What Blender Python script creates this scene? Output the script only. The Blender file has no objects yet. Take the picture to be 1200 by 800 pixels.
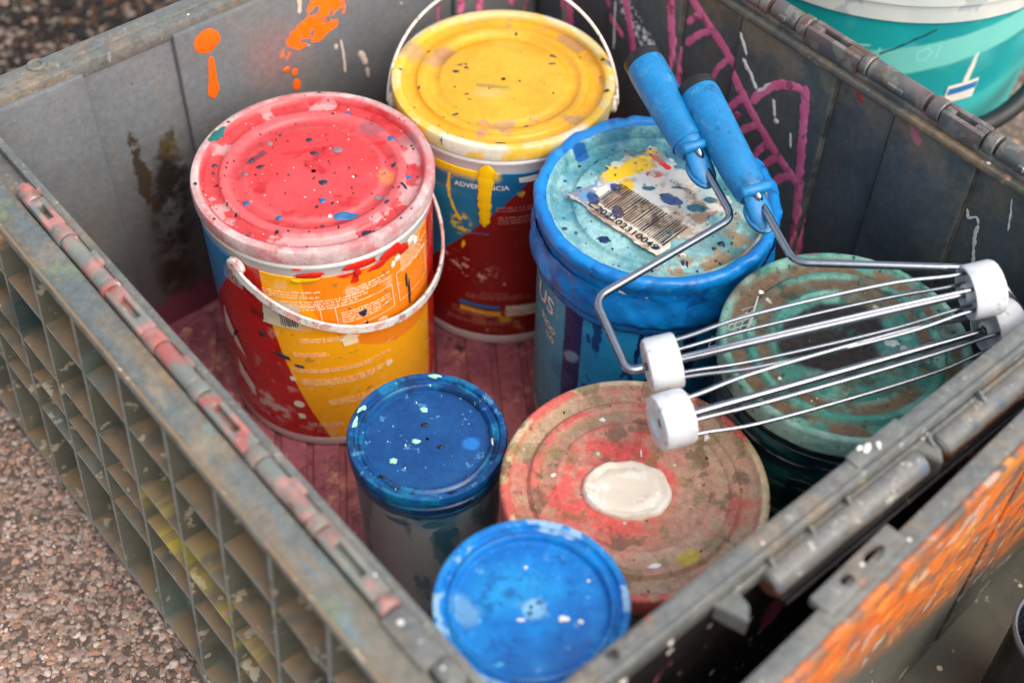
import bpy, bmesh, math, random
from mathutils import Vector, Matrix, noise as mnoise
R = math.radians
sc = bpy.context.scene
COL = sc.collection
random.seed(7)

# ------------------------------------------------------------------ camera
YAW, PITCH, ROLL = R(41.5915), R(48.8661), R(2.0164)
cam_d = bpy.data.cameras.new('camera'); cam = bpy.data.objects.new('camera', cam_d); COL.objects.link(cam)
d = Vector((math.sin(YAW)*math.cos(PITCH), math.cos(YAW)*math.cos(PITCH), -math.sin(PITCH)))
r = Vector((math.cos(YAW), -math.sin(YAW), 0)); u = r.cross(d)
r2 = r*math.cos(ROLL)+u*math.sin(ROLL); u2 = -r*math.sin(ROLL)+u*math.cos(ROLL)
cam.matrix_world = Matrix(((r2.x, u2.x, -d.x, -.2094), (r2.y, u2.y, -d.y, -.3991), (r2.z, u2.z, -d.z, .9911), (0, 0, 0, 1)))
cam_d.sensor_width = 36; cam_d.lens = 1568.5*36/1200
cam_d.clip_start = .02; cam_d.clip_end = 400
cam_d.dof.use_dof = True; cam_d.dof.focus_distance = 1.06; cam_d.dof.aperture_fstop = 3.5
sc.camera = cam

# ------------------------------------------------------------------ light
SUN_AZ = Vector((.12, -1)).normalized(); SUN_EL = R(52)
w = bpy.data.worlds.new('World'); sc.world = w; w.use_nodes = True
nt = w.node_tree; bg = nt.nodes['Background']
sky = nt.nodes.new('ShaderNodeTexSky'); sky.sky_type = 'NISHITA'; sky.sun_disc = False
sky.sun_elevation = SUN_EL; sky.sun_rotation = math.atan2(SUN_AZ.x, SUN_AZ.y)
sky.air_density = 1.0; sky.dust_density = 4.0; sky.ozone_density = .6
hz = nt.nodes.new('ShaderNodeHueSaturation'); hz.inputs['Saturation'].default_value = .6      # thin overcast
nt.links.new(sky.outputs[0], hz.inputs['Color']); nt.links.new(hz.outputs[0], bg.inputs[0]); bg.inputs[1].default_value = .15
sl = bpy.data.lights.new('sun', 'SUN'); sun = bpy.data.objects.new('sun', sl); COL.objects.link(sun)
sl.energy = .68; sl.angle = R(62); sl.color = (1, .9, .76)
sv = Vector((SUN_AZ.x*math.cos(SUN_EL), SUN_AZ.y*math.cos(SUN_EL), math.sin(SUN_EL)))
sun.rotation_euler = sv.to_track_quat('Z', 'Y').to_euler()
sc.view_settings.view_transform = 'Standard'; sc.view_settings.look = 'None'
sc.view_settings.gamma = 1; sc.view_settings.exposure = 1.0
sc.render.engine = 'CYCLES'; sc.cycles.max_bounces = 8; sc.cycles.caustics_reflective = False; sc.cycles.caustics_refractive = False

# ------------------------------------------------------------------ node paint helper
def lin(c):
    return tuple(((x/255)/12.92 if x/255 <= .04045 else ((x/255+.055)/1.055)**2.4) for x in c[:3])+(1,)

class Paint:
    def __init__(s, name, base, rough=.45, coord='UV', spec=.5, coat=0, metal=0, bump=0, bscale=300, trans=0, sss=0):
        s.m = bpy.data.materials.new(name); s.m.use_nodes = True; s.t = s.m.node_tree
        s.b = s.t.nodes['Principled BSDF']
        s.b.inputs['Specular IOR Level'].default_value = spec
        s.b.inputs['Coat Weight'].default_value = coat; s.b.inputs['Metallic'].default_value = metal
        s.b.inputs['Coat Roughness'].default_value = .25
        s.b.inputs['Transmission Weight'].default_value = trans
        s.b.inputs['Subsurface Weight'].default_value = sss; s.b.inputs['Subsurface Scale'].default_value = .004
        tc = s.n('ShaderNodeTexCoord'); s.vec = tc.outputs[coord]; s.raw = s.vec; s.obj = tc.outputs['Object']
        rgb = s.n('ShaderNodeRGB'); rgb.outputs[0].default_value = lin(base); s.c = rgb.outputs[0]
        v = s.n('ShaderNodeValue'); v.outputs[0].default_value = rough; s.r = v.outputs[0]
        s.uv2 = False; s.bump = bump; s.bscale = bscale; s.hs = None; s.seed = 0
    def n(s, t): return s.t.nodes.new(t)
    def L(s, a, b): s.t.links.new(a, b)
    def put(s, inp, v):
        if hasattr(v, 'is_linked') or isinstance(v, bpy.types.NodeSocket): s.L(v, inp)
        else: inp.default_value = v
    def math(s, op, a, b=0, clamp=False):
        n = s.n('ShaderNodeMath'); n.operation = op; n.use_clamp = clamp
        s.put(n.inputs[0], a); s.put(n.inputs[1], b); return n.outputs[0]
    def vm(s, op, a, b=(0, 0, 0), out=0, scale=None):
        n = s.n('ShaderNodeVectorMath'); n.operation = op; s.put(n.inputs[0], a)
        if scale is not None: s.put(n.inputs['Scale'], scale)
        else: s.put(n.inputs[1], b)
        return n.outputs[out]
    def mr(s, v, a, b, c=0, d_=1):
        n = s.n('ShaderNodeMapRange'); n.interpolation_type = 'SMOOTHSTEP'; s.put(n.inputs[0], v)
        for i, q in enumerate((a, b, c, d_)): s.put(n.inputs[i+1], q)
        return n.outputs[0]
    def offs(s):
        s.seed += 1; return (s.seed*3.17, s.seed*-1.73, s.seed*.91)
    def nfac(s, scale, detail=4, rough=.55, vec=None, stretch=None, dist=0):
        n = s.n('ShaderNodeTexNoise'); n.inputs['Scale'].default_value = scale; n.inputs['Detail'].default_value = detail
        n.inputs['Roughness'].default_value = rough; n.inputs['Distortion'].default_value = dist
        v = vec or (s.raw if stretch or s.uv2 else s.obj)
        if stretch: v = s.vm('MULTIPLY', v, stretch)
        s.L(s.vm('ADD', v, s.offs()), n.inputs['Vector']); return n
    def wob(s, amp, scale, detail=3):
        n = s.nfac(scale, detail); q = s.vm('SUBTRACT', n.outputs['Color'], (.5, .5, .5))
        s.vec = s.vm('ADD', s.raw, s.vm('SCALE', q, scale=amp*2)); return s
    def plain(s): s.vec = s.raw; return s
    def noise(s, scale, lo, hi, detail=4, rough=.6, stretch=None, dist=0):
        k = 1.5; return s.mr(s.nfac(scale, detail, rough, None, stretch, dist).outputs['Fac'], (lo-.5)/k+.5, (hi-.5)/k+.5)
    def ell(s, c, rx, ry=None, rot=0, soft=.12):
        ry = ry or rx; n = s.n('ShaderNodeMapping'); n.vector_type = 'TEXTURE'; s.L(s.vec, n.inputs[0])
        n.inputs[1].default_value = (c[0], c[1], 0); n.inputs[2].default_value = (0, 0, R(rot)); n.inputs[3].default_value = (rx, ry, 1)
        v = s.vm('MULTIPLY', n.outputs[0], (1, 1, 0)); l = s.vm('LENGTH', v, out=1)
        return s.mr(l, 1-soft, 1+soft, 1, 0)
    def seg(s, a, b, w_, soft=.2, w2=None):
        a = (a[0], a[1], 0); b = (b[0], b[1], 0); ba = tuple(b[i]-a[i] for i in range(3)); q = sum(x*x for x in ba) or 1e-9
        v = s.vm('MULTIPLY', s.vec, (1, 1, 0)); pa = s.vm('SUBTRACT', v, a)
        h = s.math('MULTIPLY', s.vm('DOT_PRODUCT', pa, ba, out=1), 1/q, True)
        dd = s.vm('LENGTH', s.vm('SUBTRACT', pa, s.vm('SCALE', ba, scale=h)), out=1)
        if w2 is not None:
            ww = s.math('ADD', s.math('MULTIPLY', h, w2-w_), w_)
            dd = s.math('DIVIDE', dd, ww); return s.mr(dd, 1-soft, 1+soft, 1, 0)
        return s.mr(dd, w_*(1-soft), w_*(1+soft), 1, 0)
    def line(s, pts, w_, soft=.2):
        m = None
        for a, b in zip(pts[:-1], pts[1:]):
            k = s.seg(a, b, w_, soft); m = k if m is None else s.math('MAXIMUM', m, k)
        return m
    def half(s, nrm, c, soft=.0004):
        l = math.hypot(*nrm); v = s.vm('DOT_PRODUCT', s.vec, (nrm[0]/l, nrm[1]/l, 0), out=1)
        return s.mr(v, c/l-soft, c/l+soft)
    def ring(s, r0, r1, soft=.001):
        l = s.vm('LENGTH', s.vm('MULTIPLY', s.vec, (1, 1, 0)), out=1)
        return s.math('MULTIPLY', s.mr(l, r0-soft, r0+soft), s.mr(l, r1-soft, r1+soft, 1, 0))
    def dots(s, scale, size, prob, soft=.15):
        v = s.n('ShaderNodeTexVoronoi'); v.inputs['Scale'].default_value = scale
        s.L(s.vm('ADD', s.vm('MULTIPLY', s.vec, (1, 1, 0) if True else 1), s.offs()), v.inputs['Vector'])
        sp = s.n('ShaderNodeSeparateColor'); s.L(v.outputs['Color'], sp.inputs[0])
        rad = s.math('MULTIPLY', s.math('POWER', sp.outputs[1], 1.8), size); rad = s.math('ADD', rad, size*.12)
        k = s.mr(s.math('DIVIDE', v.outputs['Distance'], rad), 1-soft, 1+soft, 1, 0)
        return s.math('MULTIPLY', k, s.math('LESS_THAN', sp.outputs[0], prob))
    def AND(s, *a):
        m = a[0]
        for k in a[1:]: m = s.math('MULTIPLY', m, k)
        return m
    def OR(s, *a):
        m = a[0]
        for k in a[1:]: m = s.math('MAXIMUM', m, k)
        return m
    def NOT(s, a): return s.math('SUBTRACT', 1, a)
    def mix(s, mask, col, fac=1, rough=None, h=None):
        if fac != 1: mask = s.math('MULTIPLY', mask, fac)
        n = s.n('ShaderNodeMix'); n.data_type = 'RGBA'; s.L(mask, n.inputs[0]); s.L(s.c, n.inputs[6])
        if isinstance(col, bpy.types.NodeSocket): s.L(col, n.inputs[7])
        else: n.inputs[7].default_value = lin(col)
        s.c = n.outputs[2]
        if rough is not None:
            n = s.n('ShaderNodeMix'); n.data_type = 'FLOAT'; s.L(mask, n.inputs[0]); s.L(s.r, n.inputs[2]); n.inputs[3].default_value = rough; s.r = n.outputs[0]
        if h is not None:
            k = s.math('MULTIPLY', mask, h); s.hs = k if s.hs is None else s.math('ADD', s.hs, k)
        return s
    def up(s, lo=.3, hi=.8):
        g = s.n('ShaderNodeNewGeometry'); sp = s.n('ShaderNodeSeparateXYZ'); s.L(g.outputs['Normal'], sp.inputs[0])
        return s.mr(sp.outputs[2], lo, hi)
    def vary(s, amt=.12, scale=60, stretch=None):
        f = s.mr(s.nfac(scale, 5, .6, None, stretch).outputs['Fac'], .25, .75, 1-amt, 1+amt)
        s.c = s.vm('SCALE', s.c, scale=f); return s
    def grit(s, a=.2, b=.16):
        return s.vary(a, 160).vary(b, 520)
    def done(s):
        s.L(s.c, s.b.inputs['Base Color'])
        f = s.nfac(s.bscale*.4, 4, .6, s.obj).outputs['Fac']
        s.L(s.math('MULTIPLY', s.r, s.mr(f, .2, .8, .78, 1.25)), s.b.inputs['Roughness'])
        hh = s.hs
        if s.bump:
            k = s.math('MULTIPLY', s.nfac(s.bscale, 5, .6, s.obj).outputs['Fac'], s.bump); hh = k if hh is None else s.math('ADD', hh, k)
        if hh is not None:
            bn = s.n('ShaderNodeBump'); bn.inputs['Strength'].default_value = 1; bn.inputs['Distance'].default_value = 1
            s.L(hh, bn.inputs['Height']); s.L(bn.outputs[0], s.b.inputs['Normal'])
        return s.m

def flat(name, col, rough=.5, **k):
    return Paint(name, col, rough, coord='Object', **k).vary(.1, 90).done()

# ------------------------------------------------------------------ object helpers
def thing(name, label, cat, loc=(0, 0, 0), rotz=0, group=None):
    o = bpy.data.objects.new(name, None); COL.objects.link(o); o.location = loc; o.rotation_euler = (0, 0, rotz)
    o.empty_display_size = .02
    o['label'] = label; o['category'] = cat
    if group: o['group'] = group
    return o

def mesh(name, vs, fs, mat, parent=None, uv=None, smooth=True, angle=35, world=False):
    """vs in the parent's frame (or in world metres with world=True); uv(co) -> (u, v) in metres"""
    me = bpy.data.meshes.new(name); off = Vector((0, 0, 0))
    me.from_pydata([tuple(v) for v in vs], [], fs)
    if uv:
        l = me.uv_layers.new(name='UVMap'); co = [uv(Vector(v)) for v in vs]
        for lp in me.loops: l.data[lp.index].uv = co[lp.vertex_index]
    if world and parent:
        me.transform(Matrix.Translation(-parent.location))
    bm = bmesh.new(); bm.from_mesh(me); bmesh.ops.recalc_face_normals(bm, faces=bm.faces); bm.to_mesh(me); bm.free()
    if smooth:
        me.polygons.foreach_set('use_smooth', [True]*len(me.polygons)); me.set_sharp_from_angle(angle=R(angle))
    me.materials.append(mat)
    o = bpy.data.objects.new(name, me); COL.objects.link(o)
    if parent: o.parent = parent
    return o

def lathe(prof, seg=96, cap0=False, cap1=False, f=None):
    vs, fs = [], []
    for j, (rr, z) in enumerate(prof):
        for i in range(seg):
            a = 2*math.pi*i/seg; vs.append(Vector((rr*math.sin(a), -rr*math.cos(a), z)))
    n = len(prof)
    for j in range(n-1):
        for i in range(seg):
            k = (i+1) % seg; fs.append((j*seg+i, j*seg+k, (j+1)*seg+k, (j+1)*seg+i))
    if cap0: fs.append(tuple(range(seg))[::-1])
    if cap1: fs.append(tuple((n-1)*seg+i for i in range(seg)))
    if f: vs = [f(v) for v in vs]
    return vs, fs

def orient(vs, a, b):
    a = Vector(a); b = Vector(b); q = (b-a).to_track_quat('Z', 'Y').to_matrix()
    return [a+q @ v for v in vs]

def tube(pts, rad, seg=12, closed=False, flatten=None):
    """round tube through points; rad may be a list; flatten=(k, axis)"""
    pts = [Vector(q) for q in pts]; n = len(pts); vs, fs = [], []
    nrm = None
    for i, q in enumerate(pts):
        if closed: t = pts[(i+1) % n]-pts[i-1]
        else: t = pts[min(i+1, n-1)]-pts[max(i-1, 0)]
        t.normalize()
        if nrm is None: nrm = t.orthogonal().normalized()
        nrm = (nrm-t*nrm.dot(t)).normalized(); bi = t.cross(nrm)
        rr = rad[i] if isinstance(rad, (list, tuple)) else rad
        for k in range(seg):
            a = 2*math.pi*k/seg; e = nrm*math.cos(a)*rr+bi*math.sin(a)*rr
            if flatten: ax = Vector(flatten[1]); e = e+ax*(e.dot(ax))*(flatten[0]-1)
            vs.append(q+e)
    m = n if closed else n-1
    for i in range(m):
        for k in range(seg):
            j = (i+1) % n; l = (k+1) % seg; fs.append((i*seg+k, i*seg+l, j*seg+l, j*seg+k))
    if not closed: fs += [tuple(range(seg))[::-1], tuple((n-1)*seg+k for k in range(seg))]
    return vs, fs

def bend(pts, rad=.012, n=6):
    """polyline with its corners rounded"""
    pts = [Vector(q) for q in pts]; out = [pts[0]]
    for a, b, c in zip(pts[:-2], pts[1:-1], pts[2:]):
        r0 = min(rad, (a-b).length*.45, (c-b).length*.45); p0 = b+(a-b).normalized()*r0; p1 = b+(c-b).normalized()*r0
        for i in range(n+1):
            t = i/n; out.append(p0*(1-t)**2+b*2*t*(1-t)+p1*t*t)
    out.append(pts[-1]); return out

def spline(pts, n=8):
    pts = [Vector(q) for q in pts]; out = []
    e = [pts[0]*2-pts[1]]+pts+[pts[-1]*2-pts[-2]]
    for i in range(1, len(e)-2):
        for k in range(n):
            t = k/n; p0, p1, p2, p3 = e[i-1:i+3]
            out.append(.5*((2*p1)+(p2-p0)*t+(2*p0-5*p1+4*p2-p3)*t*t+(3*p1-p0-3*p2+p3)*t**3))
    out.append(pts[-1]); return out

def box(lo, hi, bev=.0012, seg=2):
    bm = bmesh.new(); bmesh.ops.create_cube(bm, size=1)
    lo, hi = Vector(lo), Vector(hi)
    for v in bm.verts: v.co = Vector((lo[i]+(v.co[i]+.5)*(hi[i]-lo[i]) for i in range(3)))
    if bev: bmesh.ops.bevel(bm, geom=bm.edges[:], offset=bev, segments=seg, affect='EDGES', profile=.5)
    vs = [v.co.copy() for v in bm.verts]; bm.verts.index_update(); fs = [tuple(v.index for v in f.verts) for f in bm.faces]; bm.free()
    return vs, fs

def prism(poly, z0, z1, bev=.001):
    bm = bmesh.new(); a = [bm.verts.new((x, y, z0)) for x, y in poly]; f = bm.faces.new(a)
    ex = bmesh.ops.extrude_face_region(bm, geom=[f]); bmesh.ops.translate(bm, vec=(0, 0, z1-z0), verts=[g for g in ex['geom'] if isinstance(g, bmesh.types.BMVert)])
    if bev: bmesh.ops.bevel(bm, geom=bm.edges[:], offset=bev, segments=2, affect='EDGES')
    bm.verts.index_update(); vs = [v.co.copy() for v in bm.verts]; fs = [tuple(v.index for v in f.verts) for f in bm.faces]; bm.free()
    return vs, fs

def merge(parts):
    V, F = [], []
    for vs, fs in parts:
        o = len(V); V += vs; F += [tuple(i+o for i in f) for f in fs]
    return V, F

FONT_CACHE = {}
def text_mesh(body, size, align='LEFT', shear=0, bold=0):
    cu = bpy.data.curves.new('text', 'FONT'); cu.body = body; cu.size = size; cu.align_x = align; cu.shear = shear; cu.offset = bold
    cu.resolution_u = 3; ob = bpy.data.objects.new('text', cu); COL.objects.link(ob)
    dg = bpy.context.evaluated_depsgraph_get(); me = bpy.data.meshes.new_from_object(ob.evaluated_get(dg))
    vs = [v.co.copy() for v in me.vertices]; fs = [tuple(q.vertices) for q in me.polygons]
    bpy.data.objects.remove(ob); bpy.data.curves.remove(cu); bpy.data.meshes.remove(me)
    return vs, fs

def rot2(vs, ang, at):
    c, s_ = math.cos(R(ang)), math.sin(R(ang))
    return [Vector((at[0]+v[0]*c-v[1]*s_, at[1]+v[0]*s_+v[1]*c, 0)) for v in vs]

def microtext(w_, h, rows, rnd, size=.0016, gap=.0026, fill=.9):
    """rows of illegible letter-sized ticks in the plane"""
    V, F = [], []
    for k in range(rows):
        x = 0; y = h-k*gap; end = w_*rnd.uniform(fill*.75, 1)
        while x < end:
            for _ in range(rnd.randint(2, 7)):
                lw = size*rnd.uniform(.35, .6); lh = size*rnd.choice((.6, .65, .7, 1))
                if x+lw > end: break
                o = len(V); V += [Vector((x, y, 0)), Vector((x+lw, y, 0)), Vector((x+lw, y+lh, 0)), Vector((x, y+lh, 0))]; F.append((o, o+1, o+2, o+3)); x += lw+size*.16
            x += size*.5
    return V, F

def blob(rx, ry, rnd, n=14, rough=.18, hgt=.0009, seed=0):
    """dried paint spot: low dome with an uneven outline"""
    ph = rnd.uniform(0, 99); vs = []
    out = []
    for i in range(n):
        a = 2*math.pi*i/n; k = 1+rough*(mnoise.noise((math.cos(a)*1.4+ph, math.sin(a)*1.4, ph))*1.6+rnd.uniform(-.25, .25)); out.append((rx*k*math.cos(a), ry*k*math.sin(a)))
    for x, y in out: vs.append(Vector((x, y, 0)))
    for x, y in out: vs.append(Vector((x*.8, y*.8, hgt*.8)))
    for x, y in out: vs.append(Vector((x*.4, y*.4, hgt)))
    vs.append(Vector((0, 0, hgt)))
    fs = []
    for q in (0, n):
        for i in range(n): fs.append((q+i, q+(i+1) % n, q+n+(i+1) % n, q+n+i))
    for i in range(n): fs.append((2*n+i, 2*n+(i+1) % n, 3*n))
    return vs, fs

def on_cyl(vs, Rf, off=.0004):
    """(u, v, h) in metres wrapped on a round wall; Rf(z) its radius"""
    out = []
    for v in vs:
        rr = Rf(v[1])+off+v[2]; a = v[0]/Rf(v[1]); out.append(Vector((rr*math.sin(a), -rr*math.cos(a), v[1])))
    return out

def on_lid(vs, zf, off=.0003):
    return [Vector((v[0], v[1], zf(math.hypot(v[0], v[1]))+off+v[2])) for v in vs]

def zprof(prof, lo=0):
    pr = sorted([(a, b) for a, b in prof if b > lo])
    def f(rr):
        if rr <= pr[0][0]: return pr[0][1]
        for (a, za), (b, zb) in zip(pr[:-1], pr[1:]):
            if a <= rr <= b: return za+(zb-za)*(rr-a)/(b-a+1e-9)
        return pr[-1][1]
    return f

def spots(parent, mat, items, place, rnd, name='paint_spot', stuff=True):
    parts = []
    for (x, y, rx, ry, rot) in items:
        vs, fs = blob(rx*.82, ry*.82, rnd, 14, .34); vs = [Vector((v.x*math.cos(R(rot))-v.y*math.sin(R(rot))+x, v.x*math.sin(R(rot))+v.y*math.cos(R(rot))+y, v.z)) for v in vs]
        parts.append((place(vs), fs))
    V, F = merge(parts); o = mesh(name, V, F, mat, parent, angle=60)
    if stuff: o['kind'] = 'stuff'
    return o

def stroke(pts, w_, place, hgt=.0005, rag=.22, step=.0022, seed=0, w2=None):
    """brushed or dripped line of paint: a low ridge with ragged edges, laid on a surface by place(u, v, h)"""
    pp = spline([Vector((q[0], q[1], 0)) for q in pts], 10); out = [pp[0]]
    for q in pp[1:]:
        while (q-out[-1]).length > step: out.append(out[-1]+(q-out[-1]).normalized()*step)
    if len(out) < 3: out = [pp[0], pp[0].lerp(pp[-1], .5), pp[-1]]
    n_ = len(out); vs, fs = [], []
    for i, q in enumerate(out):
        t = (out[min(i+1, n_-1)]-out[max(i-1, 0)]).normalized(); nn = Vector((-t.y, t.x, 0)); f_ = i/(n_-1)
        ww = w_ if w2 is None else w_+(w2-w_)*f_
        e = min(1, math.sqrt(max(.02, min(f_, 1-f_)*(n_-1)*step/ww)))
        for k, hh in ((-1, 0), (-.75, .8), (0, 1), (.75, .8), (1, 0)):
            g = 1+rag*mnoise.noise((q.x*170, q.y*170, seed+(3 if k > 0 else 0)))+rag*.7*mnoise.noise((q.x*420, q.y*420, seed+(9 if k > 0 else 0)))
            b_ = q+nn*(k*ww*e*g); vs.append(place(b_.x, b_.y, hh*hgt*(1+.4*mnoise.noise((b_.x*300, b_.y*300, seed)))))
    for i in range(n_-1):
        for k in range(4): fs.append((i*5+k, i*5+k+1, i*5+6+k, i*5+5+k))
    return vs, fs

def drill(o, cutter):
    """cut a real hole"""
    vs, fs = cutter; me = bpy.data.meshes.new('cut'); me.from_pydata([tuple(v) for v in vs], [], fs); c = bpy.data.objects.new('cut', me); COL.objects.link(c)
    bm = bmesh.new(); bm.from_mesh(me); bmesh.ops.recalc_face_normals(bm, faces=bm.faces); bm.to_mesh(me); bm.free()
    c.matrix_world = o.parent.matrix_basis if o.parent else Matrix()
    md = o.modifiers.new('cut', 'BOOLEAN'); md.object = c; md.operation = 'DIFFERENCE'; md.solver = 'EXACT'
    bpy.context.view_layer.update(); dg = bpy.context.evaluated_depsgraph_get(); new = bpy.data.meshes.new_from_object(o.evaluated_get(dg))
    o.modifiers.clear(); o.data = new; bpy.data.objects.remove(c); bpy.data.meshes.remove(me)

def scatter(n, rmax, rnd, s0=.0006, s1=.0022, rmin=0):
    out = []
    for _ in range(n):
        a = rnd.uniform(0, 6.283); rr = math.sqrt(rnd.uniform((rmin/rmax)**2, 1))*rmax; s_ = s0+(s1-s0)*rnd.random()**3
        out.append((rr*math.cos(a), rr*math.sin(a), s_, s_*rnd.uniform(.6, 1), rnd.uniform(0, 180)))
    return out

GZ, FZ, RZ = -.03, -.02, .31            # ground, crate floor, crate rim (metres)

#MATS
# plain paints and plastics
M = {}
M['spot_dark'] = flat('dark blue dried paint', (28, 46, 66), .35)
M['spot_black'] = flat('black dried paint', (22, 22, 26), .4)
M['spot_blue'] = flat('blue dried paint', (34, 96, 144), .35)
M['spot_white'] = flat('white dried paint', (232, 228, 218), .4)
M['spot_mint'] = flat('mint dried paint', (160, 215, 185), .4)
M['spot_red'] = flat('red dried paint', (212, 38, 24), .3)
M['spot_yellow'] = flat('yellow dried paint', (250, 198, 12), .35)
M['spot_orange'] = flat('orange dried paint', (250, 100, 12), .35)
M['spot_teal'] = flat('teal dried paint', (20, 92, 100), .35)
M['spot_navy'] = flat('navy dried paint', (10, 42, 82), .3)
M['spot_grey'] = flat('grey dried paint', (120, 112, 118), .4)
M['ink'] = flat('black ink', (26, 24, 24), .5)
M['print_white'] = flat('white print', (236, 226, 214), .45)
M['print_cream'] = flat('cream print', (255, 232, 190), .45)
M['print_pink'] = flat('faded pink print', (200, 120, 110), .45)
M['print_blue'] = flat('blue print', (36, 120, 180), .45)
M['sticker'] = flat('pale sticker', (214, 204, 180), .5)
M['wire'] = Paint('bright zinc wire', (156, 160, 166), .17, coord='Object', metal=1).vary(.08, 200).done()
P = Paint('white nylon cap', (206, 208, 208), .38, coord='Object'); P.mix(P.noise(60, .5, .7, 5), (182, 186, 188), .6).mix(P.noise(40, .66, .72, 5), (120, 150, 180), .6).mix(P.dots(90, .14, .22), (60, 110, 160), .8).mix(P.noise(120, .68, .74), (150, 130, 110), .6); M['cap_plastic'] = P.done()
M['grip'] = Paint('blue grip plastic', (18, 116, 172), .42, coord='Object').vary(.1, 40); _g = M['grip']; _g.mix(_g.noise(60, .6, .7, 6, .7), (70, 140, 180), .5).mix(_g.noise(30, .66, .72, 5), (20, 70, 100), .6).mix(_g.dots(70, .12, .2), (220, 220, 214), .8); M['grip'] = _g.grit(.1, .08).done()
M['black_plastic'] = flat('black plastic', (24, 24, 26), .45)

# ------------------------------------------------------------------ ground
def gravel_mat():
    P = Paint('asphalt', (92, 77, 67), .85, coord='Object', bump=.0012, bscale=260)
    P.mix(P.noise(6, .35, .7), (98, 84, 74)).mix(P.noise(1.5, .45, .65), (70, 58, 50), .7)
    P.mix(P.dots(150, .8, .8, .3), (150, 126, 112), .85).mix(P.dots(110, .7, .5, .3), (172, 150, 136), .8).mix(P.dots(130, .6, .4, .3), (70, 60, 54), .8).mix(P.dots(90, .5, .2, .3), (190, 150, 124), .8)
    return P.done()
me = mesh('ground', [(-60, -60, GZ), (60, -60, GZ), (60, 60, GZ), (-60, 60, GZ)], [(0, 1, 2, 3)], gravel_mat(), smooth=False)
me['kind'] = 'structure'

def pebbles(name, x0, x1, y0, y1, n, s0, s1, seed, label, pal, keep):
    rnd = random.Random(seed); V, F, C = [], [], []
    bm = bmesh.new(); bmesh.ops.create_icosphere(bm, subdivisions=1, radius=1); bm.verts.index_update()
    bv = [v.co.copy() for v in bm.verts]; bf = [tuple(v.index for v in f.verts) for f in bm.faces]; bm.free()
    k = 0
    while k < n:
        x, y = rnd.uniform(x0, x1), rnd.uniform(y0, y1)
        if not keep(x, y): continue
        k += 1
        s_ = s0+(s1-s0)*rnd.random()**2; sx, sy, sz = s_*rnd.uniform(.7, 1.25), s_*rnd.uniform(.6, 1.1), s_*rnd.uniform(.35, .6)
        q = Matrix.Rotation(rnd.uniform(0, 6.28), 3, 'Z') @ Matrix.Rotation(rnd.uniform(-.35, .35), 3, 'X')
        o = len(V); at = Vector((x, y, GZ+sz*rnd.uniform(-.45, .35)))
        for v in bv:
            j = 1+rnd.uniform(-.22, .22); V.append(at+q @ Vector((v.x*sx*j, v.y*sy*j, v.z*sz*j)))
        F += [tuple(i+o for i in f) for f in bf]
        c = rnd.choice(pal); g = rnd.uniform(.75, 1.15); C.append(tuple(min(1, a*g) for a in lin(c)[:3])+(1,))
    mt = bpy.data.materials.new('crushed stone'); mt.use_nodes = True; t = mt.node_tree; b = t.nodes['Principled BSDF']
    at = t.nodes.new('ShaderNodeAttribute'); at.attribute_name = 'stone'
    nz = t.nodes.new('ShaderNodeTexNoise'); nz.inputs['Scale'].default_value = 420; nz.inputs['Detail'].default_value = 4
    mx = t.nodes.new('ShaderNodeMix'); mx.data_type = 'RGBA'; mx.blend_type = 'MULTIPLY'; mx.inputs[0].default_value = .8
    rp = t.nodes.new('ShaderNodeMapRange'); rp.inputs[1].default_value = .3; rp.inputs[2].default_value = .7; rp.inputs[3].default_value = .55; rp.inputs[4].default_value = 1.2
    t.links.new(nz.outputs[0], rp.inputs[0]); t.links.new(at.outputs['Color'], mx.inputs[6]); t.links.new(rp.outputs[0], mx.inputs[7])
    t.links.new(mx.outputs[2], b.inputs['Base Color']); b.inputs['Roughness'].default_value = .8; b.inputs['Specular IOR Level'].default_value = .3
    o = mesh(name, V, F, mt, smooth=False); ca = o.data.attributes.new('stone', 'FLOAT_COLOR', 'FACE')
    nf = len(bf); ca.data.foreach_set('color', [x for c in C for _ in range(nf) for x in c])
    o['kind'] = 'stuff'; o['label'] = label; o['category'] = 'gravel'
    return o
PAL = [(160, 133, 116), (172, 145, 128), (140, 116, 102), (184, 162, 147), (174, 132, 110), (116, 97, 87), (160, 138, 124), (188, 150, 126), (98, 83, 75), (162, 148, 137), (142, 120, 107), (198, 182, 168)]
pebbles('gravel', -.42, -.05, -.35, .72, 36000, .0015, .0042, 3, 'coarse crushed stone in the asphalt left of the ribbed crate', PAL, lambda x, y: True)
PAL_SHADE = [(26, 21, 18), (34, 27, 22), (20, 17, 15), (46, 37, 29), (30, 26, 23), (24, 20, 17), (40, 31, 23), (80, 54, 33), (132, 120, 108), (36, 32, 30)]  # stone colours darkened to carry the crate's shade on the ground
pebbles('gravel', -.1, .75, .56, 1.4, 24000, .0035, .0085, 4, 'stones in the asphalt behind the crate, their colour darkened for its shade', PAL_SHADE, lambda x, y: True)
# ------------------------------------------------------------------ crate holding the pails
X0, X1, Y0, Y1 = 0.0, .606, -.174, .498
crate = thing('storage_crate', 'large paint-stained grey plastic crate with ribbed side and hinged rim, holding the paint pails', 'crate', (.3, .16, GZ))

def grey_base(P, dust=.5):
    P.mix(P.noise(9, .4, .7, 5), (128, 130, 126), .5).mix(P.noise(25, .5, .75, 6), (88, 92, 92), .5)
    P.mix(P.noise(14, .55, .8, 6, .65), (142, 116, 82), dust)
    P.mix(P.dots(90, .16, .12), (206, 202, 190), .8)
    return P

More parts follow.
